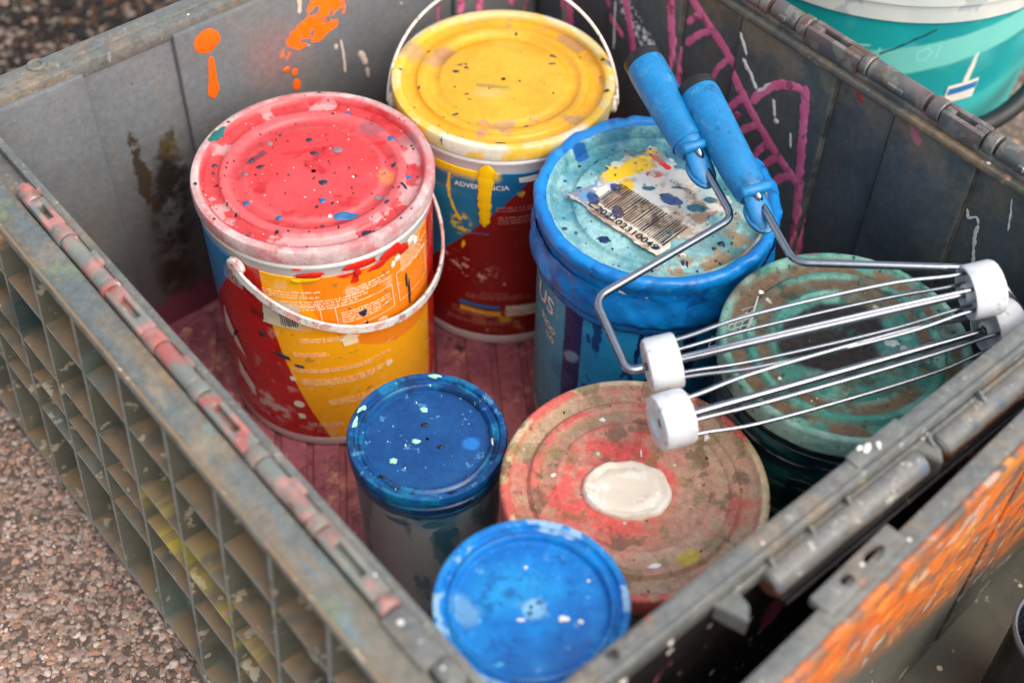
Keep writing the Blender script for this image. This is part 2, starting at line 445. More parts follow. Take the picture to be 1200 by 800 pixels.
def mat_back_left():
    P = Paint('grey crate plastic back wall', (106, 109, 111), .42, bump=.00012, bscale=500)
    P.mix(P.noise(8, .35, .7, 5), (90, 93, 95), .6).mix(P.noise(20, .5, .85, 6, stretch=(1, .35, 1)), (124, 116, 100), .4)
    P.mix(P.noise(70, .6, .72, 4, stretch=(3, .6, 1)), (126, 108, 84), .3)
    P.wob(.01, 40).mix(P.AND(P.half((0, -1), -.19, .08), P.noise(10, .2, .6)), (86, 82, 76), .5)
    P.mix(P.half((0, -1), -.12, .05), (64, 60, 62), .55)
    # orange paint
    P.wob(.004, 130, 4)
    P.mix(P.ell((.283, .238), .03, .032, 30, .7), (186, 100, 90), .22)
    P.wob(.012, 70, 5)
    holes = P.noise(90, .36, .44, 3)
    P.mix(P.AND(P.OR(P.seg((.36, .30), (.335, .255), .028, .08, .02), P.seg((.335, .255), (.296, .238), .016, .1, .008)), holes), (255, 108, 14), rough=.3)
    # black spill
    P.wob(.012, 60, 5)
    P.mix(P.AND(P.OR(P.seg((.165, .2), (.157, .14), .006, .5, .022), P.seg((.157, .14), (.142, .02), .02, .5, .02)), P.noise(40, .25, .5, 5)), (42, 36, 28), .95, rough=.3)
    P.mix(P.AND(P.seg((.131, .22), (.137, .13), .004, .4, .006), P.noise(60, .35, .5)), (58, 46, 32), .95)
    P.mix(P.ell((.165, .188), .010, .014, 0, .3), (92, 78, 48), .6)
    P.mix(P.half((0, -1), -.012, .01), (120, 52, 72), .85)
    P.wob(.003, 90)
    # pale drips and specks
    P.mix(P.AND(P.dots(38, .22, .4), P.half((1, 0), .28, .05)), (222, 205, 190), .9)
    P.mix(P.dots(60, .1, .12), (196, 196, 60), .7).mix(P.dots(75, .12, .15), (70, 60, 50), .8).grit(.12, .1)
    return P.done()

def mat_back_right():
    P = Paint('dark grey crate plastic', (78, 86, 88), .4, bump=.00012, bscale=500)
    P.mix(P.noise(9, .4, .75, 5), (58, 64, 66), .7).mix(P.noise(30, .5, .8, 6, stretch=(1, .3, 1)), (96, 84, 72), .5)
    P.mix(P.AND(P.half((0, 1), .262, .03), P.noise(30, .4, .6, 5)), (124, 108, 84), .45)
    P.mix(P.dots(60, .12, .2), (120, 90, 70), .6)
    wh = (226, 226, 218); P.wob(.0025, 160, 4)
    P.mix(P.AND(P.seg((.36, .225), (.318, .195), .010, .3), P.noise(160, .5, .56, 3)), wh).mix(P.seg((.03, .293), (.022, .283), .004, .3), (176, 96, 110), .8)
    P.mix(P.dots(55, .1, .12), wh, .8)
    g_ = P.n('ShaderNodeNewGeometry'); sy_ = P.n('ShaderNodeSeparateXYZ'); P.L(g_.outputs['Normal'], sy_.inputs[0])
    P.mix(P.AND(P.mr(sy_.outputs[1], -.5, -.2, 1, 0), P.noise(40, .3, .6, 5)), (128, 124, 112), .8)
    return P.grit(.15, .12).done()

def mat_rim(c0=(98, 101, 98), c1=(120, 120, 112)):
    P = Paint('worn crate rim plastic', c0, .4, coord='Object', bump=.0002, bscale=420)
    P.mix(P.noise(16, .4, .7, 5), c1, .6).mix(P.noise(12, .5, .8, 6, .7), (146, 118, 86), .55, rough=.6).mix(P.noise(45, .56, .74, 6, .65), (116, 98, 78), .35)
    P.mix(P.noise(55, .62, .74, 5), (90, 84, 76), .5).mix(P.noise(120, .68, .76, 4), (176, 170, 158), .4)
    P.mix(P.dots(110, .2, .16), (226, 222, 212), .9).mix(P.dots(70, .22, .1), (186, 96, 80), .8)
    return P.grit().done()
def mat_hinge(red, dark):
    P = Paint('painted hinge plastic', (112, 118, 112) if not dark else (84, 88, 88), .38, coord='Object', bump=.0002, bscale=420)
    P.mix(P.noise(28, .45, .7, 5), (136, 136, 124) if not dark else (68, 70, 70), .6)
    P.mix(P.noise(22, .46, .62, 5, .65), (164, 78, 72), red).mix(P.noise(40, .5, .66, 5), (186, 124, 116), red*.8).mix(P.noise(55, .52, .6, 6), (118, 118, 108), .7).mix(P.noise(34, .6, .7, 5), (90, 70, 54), .7)
    P.mix(P.dots(120, .2, .14), (222, 216, 206), .9)
    return P.done()
def mat_rib(edge=False):
    P = Paint('dusty ribbed crate plastic', (86, 86, 75), .5, coord='Object', bump=.0003, bscale=300)
    P.mix(P.noise(14, .38, .68, 5), (104, 102, 90), .6)
    P.mix(P.AND(P.up(.2, .7), P.noise(40, .2, .55, 6)), (132, 108, 80), .85, rough=.85)
    P.mix(P.noise(22, .54, .78, 6, .65), (132, 116, 92), .35, rough=.7)
    P.mix(P.noise(11, .6, .72, 4), (94, 120, 114), .4)
    P.mix(P.noise(60, .66, .72, 4), (190, 176, 150), .6)
    if edge:
        g_ = P.n('ShaderNodeNewGeometry'); sx_ = P.n('ShaderNodeSeparateXYZ'); P.L(g_.outputs['Normal'], sx_.inputs[0])
        P.mix(P.AND(P.mr(sx_.outputs[0], -.85, -.6, 1, 0), P.noise(50, .25, .5, 5)), (132, 138, 132), .75)
    # yellow and green smears on the lower cells: x along the crate, y height
    sep = P.n('ShaderNodeSeparateXYZ'); P.L(P.obj, sep.inputs[0]); cb = P.n('ShaderNodeCombineXYZ'); P.L(sep.outputs[1], cb.inputs[0]); P.L(sep.outputs[2], cb.inputs[1])
    P.raw = cb.outputs[0]; P.uv2 = True; P.wob(.02, 40)
    o_ = crate.location
    P.mix(P.AND(P.OR(P.ell((.17-o_.y, .15-GZ), .022, .02, 0, .6), P.ell((.105-o_.y, .15-GZ), .03, .02, 0, .7), P.ell((.05-o_.y, .1-GZ), .03, .03, 0, .7)), P.noise(40, .36, .6, 6)), (206, 186, 30), .72)
    P.mix(P.ell((.1-o_.y, .205-GZ), .014, .012, 0, .5), (10, 108, 84), .75)
    P.mix(P.ell((.40-o_.y, .2-GZ), .03, .03, 0, .4), (10, 52, 58), .8).mix(P.ell((.385-o_.y, .285-GZ), .012, .012, 0, .4), (226, 170, 120), .8)
    P.mix(P.dots(40, .2, .2), (196, 120, 130), .8)
    return P.done()
def mat_floor():
    P = Paint('pink stained crate floor', (156, 86, 96), .5, coord='Object', bump=.0003, bscale=300)
    P.mix(P.noise(14, .4, .7, 5), (172, 104, 104), .7).mix(P.noise(10, .45, .68, 5), (112, 56, 70), .8).mix(P.noise(40, .58, .7, 6, .7), (206, 150, 128), .7).mix(P.noise(70, .56, .68, 6, .7), (92, 50, 56), .6)
    P.mix(P.dots(50, .25, .2), (40, 30, 50), .8)
    return P.grit().done()
P = Paint('pink brushed paint', (232, 120, 160), .38, coord='Object', bump=.0002); P.mix(P.noise(40, .45, .6, 5), (216, 100, 142), .8).mix(P.noise(90, .58, .66, 5), (120, 70, 88), .8); M['pink'] = P.done()
M['drip_pale'] = flat('pale dried drip', (214, 196, 180), .45)
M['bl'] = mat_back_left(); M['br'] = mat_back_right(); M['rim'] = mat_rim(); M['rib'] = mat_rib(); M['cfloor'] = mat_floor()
M['hinge_red'] = mat_hinge(.8, False); M['rim_dark'] = mat_rim((74, 76, 74), (96, 90, 78)); M['hinge_dark'] = mat_hinge(.14, True)
def mat_strip():
    P = Paint('dusty crate edge', (96, 103, 102), .42, coord='Object', bump=.0002, bscale=420)
    P.mix(P.noise(22, .42, .7, 6, .7, stretch=(1.6, .3, 1)), (130, 104, 72), .7, rough=.7).mix(P.noise(30, .46, .64, 6, .7, stretch=(1.4, .35, 1)), (106, 98, 82), .6).mix(P.noise(26, .54, .72, 6, .7, stretch=(1, .4, 1)), (146, 126, 98), .5)
    P.mix(P.noise(20, .56, .68, 5, stretch=(1, .4, 1)), (98, 122, 128), .6).mix(P.noise(18, .66, .74, 5), (112, 122, 84), .5).mix(P.dots(70, .16, .2), (214, 208, 196), .8)
    return P.grit().done()
M['strip'] = mat_strip(); M['rib_edge'] = mat_rib(True)
M['front_in'] = grey_base(Paint('grey crate plastic front', (136, 136, 130), .45, bump=.0001)).done()
def mat_front_out():
    P = Paint('blackened crate plastic', (30, 28, 28), .4)
    P.mix(P.noise(20, .5, .7, 5), (52, 42, 38), .7).wob(.004, 200).mix(P.dots(110, .34, .3, .2), (214, 208, 200), .9).mix(P.noise(12, .62, .66, 4), (176, 96, 120), .8)
    return P.done()
M['front_out'] = mat_front_out()
def mat_rust():
    P = Paint('grey barrel with brown stain', (112, 112, 108), .35, coord='Object', bump=.0002)
    P.mix(P.noise(24, .46, .7, 5, .65), (136, 126, 112), .7)
    sp_ = P.n('ShaderNodeSeparateXYZ'); P.L(P.obj, sp_.inputs[0]); zz = P.math('ADD', sp_.outputs[2], P.math('MULTIPLY', P.nfac(40, 5).outputs['Fac'], .012))
    P.mix(P.mr(zz, RZ-GZ-.0135, RZ-GZ-.009, 1, 0), (104, 58, 34), .92).mix(P.noise(60, .62, .72, 5), (60, 90, 130), .5).mix(P.noise(70, .6, .7, 5), (200, 196, 186), .6)
    return P.grit().done()
M['rust'] = mat_rust()

xz = lambda v: (v.x, v.z)
yz = lambda v: (v.y, v.z)
def cw(name, shape, mat, uv=None, parent=None, angle=35):
    vs, fs = shape
    if parent is None or parent is crate: return mesh(name, vs, fs, mat, crate, uv=uv, world=True, angle=angle)
    me = mesh(name, vs, fs, mat, crate, uv=uv, world=True, angle=angle); me.parent = parent; return me

# floor with shallow ridges
fl = cw('floor', box((X0-.005, Y0-.005, GZ+.001), (X1+.01, Y1+.008, FZ-.004), .001), M['cfloor'])
dirf = Vector((math.sin(YAW-.12), math.cos(YAW-.12), 0)); sidef = Vector((dirf.y, -dirf.x, 0)); cen = Vector((.30, .16, 0))
for k in range(-13, 14):
    c0 = cen+sidef*(.03*k); ts = []
    for (ax, lo, hi) in ((0, X0+.022, X1-.018), (1, Y0+.02, Y1-.012)):
        a, b_ = (lo-c0[ax])/dirf[ax], (hi-c0[ax])/dirf[ax]; ts.append((min(a, b_), max(a, b_)))
    t0, t1 = max(t[0] for t in ts)+.012, min(t[1] for t in ts)-.012
    if t1-t0 < .03: continue
    vs, fs = box((-.0118, t0, 0), (.0118, t1, .0055), .0018)
    vs = [c0+sidef*v.x+dirf*v.y+Vector((0, 0, FZ-.0055+v.z)) for v in vs]
    cw('floor_ridge', (vs, fs), M['cfloor'], parent=fl)

# back-left wall (faces the camera side), with raised panels
W = .004
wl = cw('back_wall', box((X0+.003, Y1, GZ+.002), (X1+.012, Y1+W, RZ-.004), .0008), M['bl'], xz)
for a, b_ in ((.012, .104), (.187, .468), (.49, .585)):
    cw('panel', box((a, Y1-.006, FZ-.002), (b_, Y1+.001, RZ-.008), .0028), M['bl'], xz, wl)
rim = cw('rim', box((X0-.02, Y1-.002, RZ-.014), (X1+.02, Y1+.022, RZ), .0022), M['rim'])
cw('rim_step', box((-.02, Y1+.0075, RZ-.002), (.62, Y1+.0225, RZ+.0022), .0014), M['rim'], parent=rim)
vs, fs = lathe([(.0078, 0), (.0076, .002), (.0062, .0028), (.0044, .0024), (.0038, .0004), (.0008, .0003)], 24, cap1=True)
cw('screw_boss', ([v+Vector((.075, Y1+.0145, RZ+.0023)) for v in vs], fs), M['rim'], parent=rim)
def bl_place(x, z, h):
    rl = 0
    for a, b_ in ((.012, .104), (.187, .468), (.49, .585)): rl = max(rl, .006*min(1, max(0, min(x-a, b_-x)/.0028)))
    return Vector((x, Y1-rl-.0004-h, z))
def blob_at(c, rx, ry, place, rot=0, hgt=.0006, n=26, rough=.12):
    vs, fs = blob(rx, ry, rnw, n, rough, hgt); ca, sa = math.cos(R(rot)), math.sin(R(rot))
    return [place(c[0]+v.x*ca-v.y*sa, c[1]+v.x*sa+v.y*ca, v.z) for v in vs], fs
rnw = random.Random(77)
cw('paint_splash', blob_at((.217, .284), .0125, .0115, bl_place), M['spot_orange'], parent=wl)
cw('paint_drip', stroke([(.2175, .268), (.2165, .25), (.214, .224)], .0022, bl_place, w2=.0062, rag=.12), M['spot_orange'], parent=wl)
for c, rx, ry in (((.299, .212), .0034, .004), ((.2995, .197), .0045, .0065), ((.291, .219), .004, .0025)): cw('paint_splash', blob_at(c, rx, ry, bl_place), M['spot_orange'], parent=wl)
for k, (x_, z0, z1, w_) in enumerate(((.475, .25, .17, .0014), (.5, .3, .19, .005), (.525, .3, .18, .005), (.548, .3, .2, .004), (.57, .3, .17, .006), (.59, .3, .15, .005))):
    cw('paint_drip', stroke([(x_, z0), (x_-.002, (z0+z1)/2), (x_-.004, z1)], w_, bl_place, seed=k), M['pink'], parent=wl)
for k, (a, b_, w_) in enumerate((((.352, .225), (.354, .185), .0013), ((.372, .202), (.379, .182), .003), ((.378, .18), (.38, .165), .002), ((.345, .222), (.346, .214), .002), ((.312, .30), (.311, .27), .0022), ((.452, .27), (.447, .262), .003))):
    cw('paint_drip', stroke([a, ((a[0]+b_[0])/2+.001, (a[1]+b_[1])/2), b_], w_, bl_place, seed=k+20, rag=.4), M['drip_pale'], parent=wl)

# back-right wall with raised panels, ledge and hinge
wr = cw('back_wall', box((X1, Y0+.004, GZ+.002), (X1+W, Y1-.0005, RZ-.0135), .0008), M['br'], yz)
for a, b_ in ((-.15, -.115), (-.035, .05), (.110, .222), (.29, .385), (.45, .49)):
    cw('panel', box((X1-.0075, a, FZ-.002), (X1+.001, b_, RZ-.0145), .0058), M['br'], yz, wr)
def br_place(y, z, h):
    rl = 0
    for a, b_ in ((-.15, -.115), (-.035, .05), (.110, .222), (.29, .385), (.45, .49)): rl = max(rl, .0075*min(1, max(0, min(y-a, b_-y)/.003)))
    if z > RZ-.015: rl = 0
    return Vector((X1-rl-.0004-h, y, z))
for k, (pts, w_) in enumerate((([(.138, .268), (.131, .225), (.119, .151), (.108, .07)], .0048), ([(.305, .30), (.286, .274), (.247, .25), (.216, .229), (.193, .209), (.161, .185), (.136, .171), (.118, .162)], .005),
        ([(.192, .215), (.182, .234), (.168, .25), (.152, .259), (.137, .262)], .0044), ([(.31, .29), (.300, .239), (.292, .203), (.288, .15)], .005), ([(.288, .245), (.267, .268)], .0034), ([(.286, .222), (.258, .254)], .0034),
        ([(.216, .19), (.199, .218)], .0038), ([(.222, .165), (.201, .197)], .0036), ([(.215, .152), (.18, .198)], .0036), ([(.18, .151), (.162, .189)], .0034), ([(.167, .15), (.148, .18)], .0036), ([(.151, .144), (.128, .172)], .004),
        ([(.25, .2), (.23, .24)], .003), ([(.39, .29), (.37, .25), (.35, .2), (.335, .14)], .0046), ([(.43, .28), (.4, .22), (.36, .19)], .004), ([(.46, .29), (.45, .2), (.44, .1)], .005))):
    pts = pts if len(pts) > 2 else [pts[0], ((pts[0][0]+pts[1][0])/2+.002, (pts[0][1]+pts[1][1])/2+.001), pts[1]]
    cw('paint_stroke', stroke(pts, w_, br_place, seed=k+40, rag=.3, hgt=.0004), M['pink'], parent=wr)
for k, (pts, w_) in enumerate((([(.219, .278), (.212, .268), (.206, .258)], .0015), ([(.211, .254), (.199, .244), (.188, .231)], .0022), ([(.188, .231), (.183, .236), (.174, .25)], .0016), ([(.169, .234), (.166, .226), (.163, .217)], .0014),
        ([(.143, .212), (.141, .204), (.139, .196)], .0013), ([(-.036, .246), (-.04, .238), (-.046, .244), (-.05, .238)], .0012), ([(-.05, .238), (-.052, .22), (-.0615, .19)], .0018), ([(.376, .225), (.374, .2), (.372, .17)], .001), ([(-.068, .28), (-.072, .265), (-.075, .25)], .0008))):
    cw('paint_drip', stroke(pts, w_, br_place, seed=k+70, rag=1.0), M['spot_white'], parent=wr)
cw('paint_splash', blob_at((.0885, .283), .0055, .002, br_place, 40), M['spot_red'], parent=wr)
cw('paint_splash', blob_at((.161, .214), .003, .0028, br_place), M['spot_white'], parent=wr)
ledge = cw('rim', box((X1-.0125, Y0-.02, RZ-.014), (X1+.0085, Y1-.003, RZ-.0065), .0022), M['rim_dark'])
cw('rim_bed', box((X1-.0055, Y0-.018, RZ-.008), (X1+.0082, Y1-.004, RZ-.001), .0018), M['hinge_dark'], parent=ledge)

def hinge_run(x, z, ys, mat, side, parent, k=1.0):
    """barrels, slotted leaves and end rings along y: (y0, y1, kind)"""
    for y0, y1, kind in ys:
        if kind == 'barrel':
            vs, fs = lathe([(.0056*k, 0), (.0066*k, .001), (.0066*k, (y1-y0)-.001), (.0056*k, y1-y0)], 20, True, True)
            b_ = cw('hinge_barrel', (orient(vs, (x, y0, z), (x, y1, z)), fs), mat, parent=parent)
            q = box((x-side*.0068*k-.0015, y0+(y1-y0)*.35, z-.001), (x-side*.0068*k+.0025, y0+(y1-y0)*.62, z+.003), .0006)
            cw('catch', q, mat, parent=parent)
        elif kind == 'ring':
            vs, fs = lathe([(.0035*k, .0006), (.0068*k, 0), (.0075*k, .0012), (.0075*k, (y1-y0)-.0012), (.0068*k, y1-y0), (.0035*k, y1-y0-.0006)], 20, True, True)
            cw('hinge_ring', (orient(vs, (x, y0, z), (x, y1, z)), fs), mat, parent=parent)
        else:
            parts = [box((x-.0066*k, y0, z-.009), (x-.0022*k, y1, z+.0052*k), .0015), box((x+.0022*k, y0, z-.009), (x+.0066*k, y1, z+.0052*k), .0015),
                     box((x-.003, y0, z-.009), (x+.003, y0+(y1-y0)*.3, z+.005*k), .001), box((x-.003, y1-(y1-y0)*.22, z-.009), (x+.003, y1, z+.005*k), .001), box((x-.003, y0+.002, z-.009), (x+.003, y1-.002, z-.002), 0)]
            cw('hinge_leaf', merge(parts), mat, parent=parent)
brh = [(.205, .255, 'barrel'), (.196, .2045, 'ring'), (.164, .192, 'barrel'), (.152, .162, 'ring'), (.094, .1515, 'leaf'), (.085, .0935, 'ring'), (.0265, .0845, 'barrel'), (.0105, .0225, 'ring'), (-.03, .010, 'leaf'), (-.042, -.032, 'ring'), (-.1, -.044, 'barrel'), (-.112, -.102, 'ring')]
hinge_run(X1+.001, RZ+.005, brh, M['hinge_dark'], 1, ledge, 1.3)

# ribbed outer side towards the camera's left, leaning out a little to its foot
def lean(z): return -.0292+(RZ-z)*(-.024/.33)
def slant(vs): return [Vector((v.x+lean(v.z), v.y, v.z)) for v in vs]
YA, YB = Y0-.018, Y1+.02
vs, fs = box((.0172, YA, GZ+.004), (.0212, YB, RZ-.006), .0005)
side = cw('ribbed_side', (slant(vs), fs), M['rib'])
for z, th in ((.2415, .0036), (.175, .0036), (.133, .003), (.092, .0036)):
    vs, fs = box((0, YA+.004, z-th), (.018, YB-.004, z), .0009); cw('rib', (slant(vs), fs), M['rib_edge'], parent=side)
for k in range(-3, 9):
    y = .0155+.0617*k
    bm_ = bmesh.new(); n_ = 6; vs, fs = [], []
    zz = [GZ+.01+(RZ-.008-GZ-.01)*i/n_ for i in range(n_+1)]
    for z in zz:
        for (a, b_) in ((-.0006, -.0023), (.018, -.0030), (.018, .0030), (-.0006, .0023)): vs.append(Vector((a+lean(z), y+b_, z)))
    for i in range(n_):
        for j in range(4): fs.append((i*4+j, i*4+(j+1) % 4, i*4+4+(j+1) % 4, i*4+4+j))
    fs += [(3, 2, 1, 0), tuple(n_*4+j for j in range(4))]; bm_.free()
    cw('rib', (vs, fs), M['rib_edge'], parent=side, angle=20)
vs, fs = box((-.001, YA+.001, -.0085), (.0178, YB-.001, -.003), .0008); cw('rib', (slant(vs), fs), M['rib_edge'], parent=side)
vs, fs = box((-.002, YA+.002, GZ+.002), (.0175, .152, -.012), .001); cw('foot', (slant(vs), fs), M['rib_edge'], parent=side)
# flat dusty strip on top of that side, then hinge and inner wall
vs, fs = box((-.0305, YA, RZ-.007), (-.0078, YB, RZ), .0016)
vs = [Vector((v.x, v.y, v.z-.0015*max(0, (-.012-v.x)/.0225))) for v in vs]
strip = cw('rim', (vs, fs), M['strip'])
cw('rim_lip', box((-.0322, YA+.001, RZ-.009), (-.0298, YB-.001, RZ+.0012), .0008), M['rib_edge'], parent=strip)
cw('rim_bed', box((-.0080, YA+.002, RZ-.014), (.0085, YB-.002, RZ-.0085), .001), M['rim'], parent=strip)
cw('hinge_bed', box((-.0042, -.069, RZ-.009), (.0078, .386, RZ-.002), .0016), M['hinge_red'], parent=strip)
cw('hinge_cover', box((-.0105, -.111, RZ-.009), (.0078, -.0685, RZ+.0035), .0025), M['rim'], parent=strip)
lnh = [(.368, .388, 'barrel'), (.332, .3675, 'leaf'), (.318, .3315, 'ring'), (.262, .3175, 'barrel'), (.254, .2615, 'ring'), (.204, .2535, 'leaf'), (.188, .2035, 'ring'), (.146, .1875, 'barrel'), (.134, .1455, 'ring'), (.078, .1335, 'leaf'), (.066, .0775, 'ring'), (.012, .0655, 'barrel'), (.001, .0115, 'ring'), (-.058, .0005, 'leaf'), (-.068, -.0585, 'ring')]
hinge_run(X0, RZ-.0005, lnh, M['hinge_red'], -1, strip)
cw('hinge_stop', box((-.0065, -.13, RZ-.006), (.0065, -.112, RZ+.006), .002), M['rim'], parent=strip)
cw('side_wall', box((X0+.009, Y0+.006, GZ+.002), (X0+.013, Y1-.0005, RZ-.004), .0008), M['front_in'], yz)
cw('rim_lip', box((X0+.0079, Y0+.004, RZ-.012), (X0+.0145, Y1-.006, RZ-.0015), .0015), M['rim'], parent=strip)

# front wall beside the second crate
cw('front_wall', box((X0-.002, Y0+.004, GZ+.002), (X1+.008, Y0+.008, RZ-.006), .0008), M['front_in'], xz)
fo = cw('front_wall', box((X0-.012, Y0-.004, GZ+.003), (X1+.008, Y0+.0005, RZ-.02), .0008), M['front_out'], xz)
fr = cw('rim', box((X0-.02, Y0-.001, RZ-.009), (X1+.03, Y0+.0115, RZ), .0022), M['rim'])
cw('rim_ridge', box((X0-.02, Y0-.0045, RZ-.016), (X1+.03, Y0-.0005, RZ+.0015), .0014), M['rim'], parent=fr)
vs, fs = lathe([(.0042, -.02), (.0042, .01)], 24, True, True); drill(fr, ([v+Vector((.079, Y0+.0058, RZ))-crate.location for v in vs], fs))
# hinge barrel below the ridge, with small gussets and a wedge bracket
vs, fs = lathe([(.008, 0), (.0105, .002), (.0105, .142), (.008, .144)], 28, True, True)
cw('hinge_barrel', (orient(vs, (.19, Y0-.0135, RZ-.0175), (1, Y0-.0135, RZ-.0175)), fs), M['rust'], parent=fr)
cw('hinge_barrel', (orient(vs, (.352, Y0-.0135, RZ-.0195), (1, Y0-.0135, RZ-.0195)), fs), M['rust'], parent=fr)
cw('flange', box((.165, Y0-.008, RZ-.022), (X1+.02, Y0-.0047, RZ-.009), .001), M['rim'], parent=fr)
for x in (.196, .232, .266, .345, .40):
    vs, fs = prism([(0, 0), (.012, 0), (.002, .009)], 0, .0025, .0004)
    cw('gusset', ([Vector((x+v.z, Y0-.0047-v.x, RZ-.0115+v.y)) for v in vs], fs), M['rim'], parent=fr)
for x in (.152, .333):
    vs, fs = prism([(0, 0), (.018, 0), (.016, -.014), (.007, -.022)], 0, .016, .001)
    cw('bracket', ([v+Vector((x, Y0-.0046, RZ-.026)) for v in vs], fs), M['rim'], parent=fr)
cw('lower_lip', box((.2, Y0-.0255, RZ-.040), (X1, Y0-.0215, RZ-.035), .001), M['front_out'], xz, fr)
cw('lip_web', box((.2, Y0-.022, RZ-.0395), (X1, Y0-.004, RZ-.0365), .0008), M['front_out'], xz, fr)
cw('pad', box((.286, Y0+.001, RZ-.001), (.336, Y0+.0128, RZ+.002), .0013), M['rim'], parent=fr)
spots(crate, M['spot_white'], [], lambda v: v, random.Random(1)) if False else None
rn = random.Random(5)
def on_rim(vs): return [Vector((v.x-crate.location.x, v.y-crate.location.y, RZ+.0003+v.z-GZ)) for v in vs]
spots(crate, M['spot_white'], [(.302, -.166, .005, .003, 20), (.309, -.169, .004, .002, 50), (.298, -.163, .003, .002, 0)], lambda vs: [v+Vector((0, 0, .0026)) for v in on_rim(vs)], rn)
# ------------------------------------------------------------------ pails and cans
xy = lambda v: (v.x, v.y)
def cyl_uv(Rr):
    return lambda v: (math.atan2(v.x, -v.y)*Rr, v.z)
def fix_seam(o, Rr):
    """the face column at the back of a round wall must not run backwards through the print"""
    l = o.data.uv_layers[0].data
    for p_ in o.data.polygons:
        us = [l[i].uv[0] for i in p_.loop_indices]
        if max(us)-min(us) > Rr*3:
            for i in p_.loop_indices:
                if l[i].uv[0] < 0: l[i].uv[0] += 2*math.pi*Rr
def round_part(name, prof, mat, parent, Rr=None, seg=96, angle=40, f=None, **k):
    vs, fs = lathe(prof, seg, f=f, **k)
    o = mesh(name, vs, fs, mat, parent, uv=cyl_uv(Rr) if Rr else xy, angle=angle)
    if Rr: fix_seam(o, Rr)
    return o

def lid_profile(Rl, H, kind):
    if kind == 'pail':
        q = [(.982, -14.5), (.997, -13), (1.0, -3), (.99, -.8), (.965, 0), (.925, -.2), (.905, -1.6), (.89, -6.5), (.86, -7.5), (.795, -7.5), (.775, -6.2), (.765, -3.6), (.745, -2.8), (.70, -2.9), (.68, -4.2), (.66, -6.2), (.62, -6.8), (.585, -5.6), (.57, -4.4), (.55, -4.0), (.3, -4.2), (.02, -4.3)]
    elif kind == 'big':
        q = [(.98, -20), (1.0, -18), (1.0, -2.5), (.985, -.5), (.965, 0), (.94, -.6), (.92, -3.6), (.90, -4.6), (.80, -4.8), (.785, -3.4), (.77, -1.9), (.735, -1.7), (.71, -3), (.70, -4.4), (.61, -4.6), (.595, -3.6), (.575, -3.0), (.555, -4.0), (.54, -4.6), (.3, -4.4), (.02, -4.4)]
    else:   # can lid: two stepped rims
        q = [(.965, -22), (.985, -20), (.985, -14), (.955, -12.5), (.96, -11), (1.0, -9.5), (1.0, -2), (.985, -.4), (.955, 0), (.92, -.6), (.895, -3.4), (.87, -3.6), (.845, -2.0), (.815, -1.6), (.79, -3.2), (.775, -6.4), (.74, -7), (.7, -6.4), (.3, -6.2), (.02, -6.2)]
    return [(a*Rl, H+b*.001) for a, b in q]

def lid_dirt(P, Rl, dirt=(120, 96, 70), amt=.5):
    P.plain().mix(P.AND(P.ring(.78*Rl, .90*Rl, .003), P.noise(45, .42, .62, 6)), dirt, amt).mix(P.AND(P.ring(.59*Rl, .68*Rl, .003), P.noise(45, .45, .65, 6)), dirt, amt)
    return P

def bail(parent, zb, Rr, a0, a1, drop, w_, mat, n=48, lift=None, off=.0035):
    """flat plastic handle: swung down round the front, or raised with lift=(lean angle)"""
    pts = []
    for i in range(n+1):
        t = i/n; a = a0+(a1-a0)*t; rr = Rr+off
        if lift is None:
            rr += .004*math.sin(math.pi*t); pts.append(Vector((rr*math.sin(a), -rr*math.cos(a), zb-drop*math.sin(math.pi*t)**.8)))
        else:
            am = (a0+a1)/2; ex = Vector((math.sin(a0), -math.cos(a0), 0)); up = Vector((math.sin(lift[1])*math.cos(lift[0]), -math.cos(lift[1])*math.cos(lift[0]), math.sin(lift[0])))
            q = math.pi*t; pts.append(ex*math.cos(q)*rr+up*math.sin(q)*rr*1.04+Vector((0, 0, zb)))
    vs, fs = [], []
    for i, q in enumerate(pts):
        t = (pts[min(i+1, n)]-pts[max(i-1, 0)]).normalized()
        if lift is None: out = Vector((q.x, q.y, 0)).normalized()
        else: out = (q-Vector((0, 0, zb))).normalized()
        side_ = t.cross(out).normalized(); out = side_.cross(t)
        for a, b_ in ((-.5, -.5), (.5, -.5), (.62, 0), (.5, .5), (-.5, .5), (-.62, 0)): vs.append(q+out*(b_*.0026)+side_*(a*w_))
    for i in range(n):
        for k in range(6): fs.append((i*6+k, i*6+(k+1) % 6, i*6+6+(k+1) % 6, i*6+6+k))
    fs += [tuple(range(6)), tuple(n*6+k for k in range(6))]
    h = mesh('handle', vs, fs, mat, parent, angle=50)
    for a in (a0, a1):
        e = Vector((math.sin(a), -math.cos(a), 0)); vs, fs = lathe([(.0085, 0), (.0085, .004), (.0068, .0055), (.003, .006)], 20, cap1=True)
        mesh('handle_boss', orient(vs, e*(Rr-.001)+Vector((0, 0, zb)), e*(Rr+.01)+Vector((0, 0, zb))), fs, mat, h)
    return h

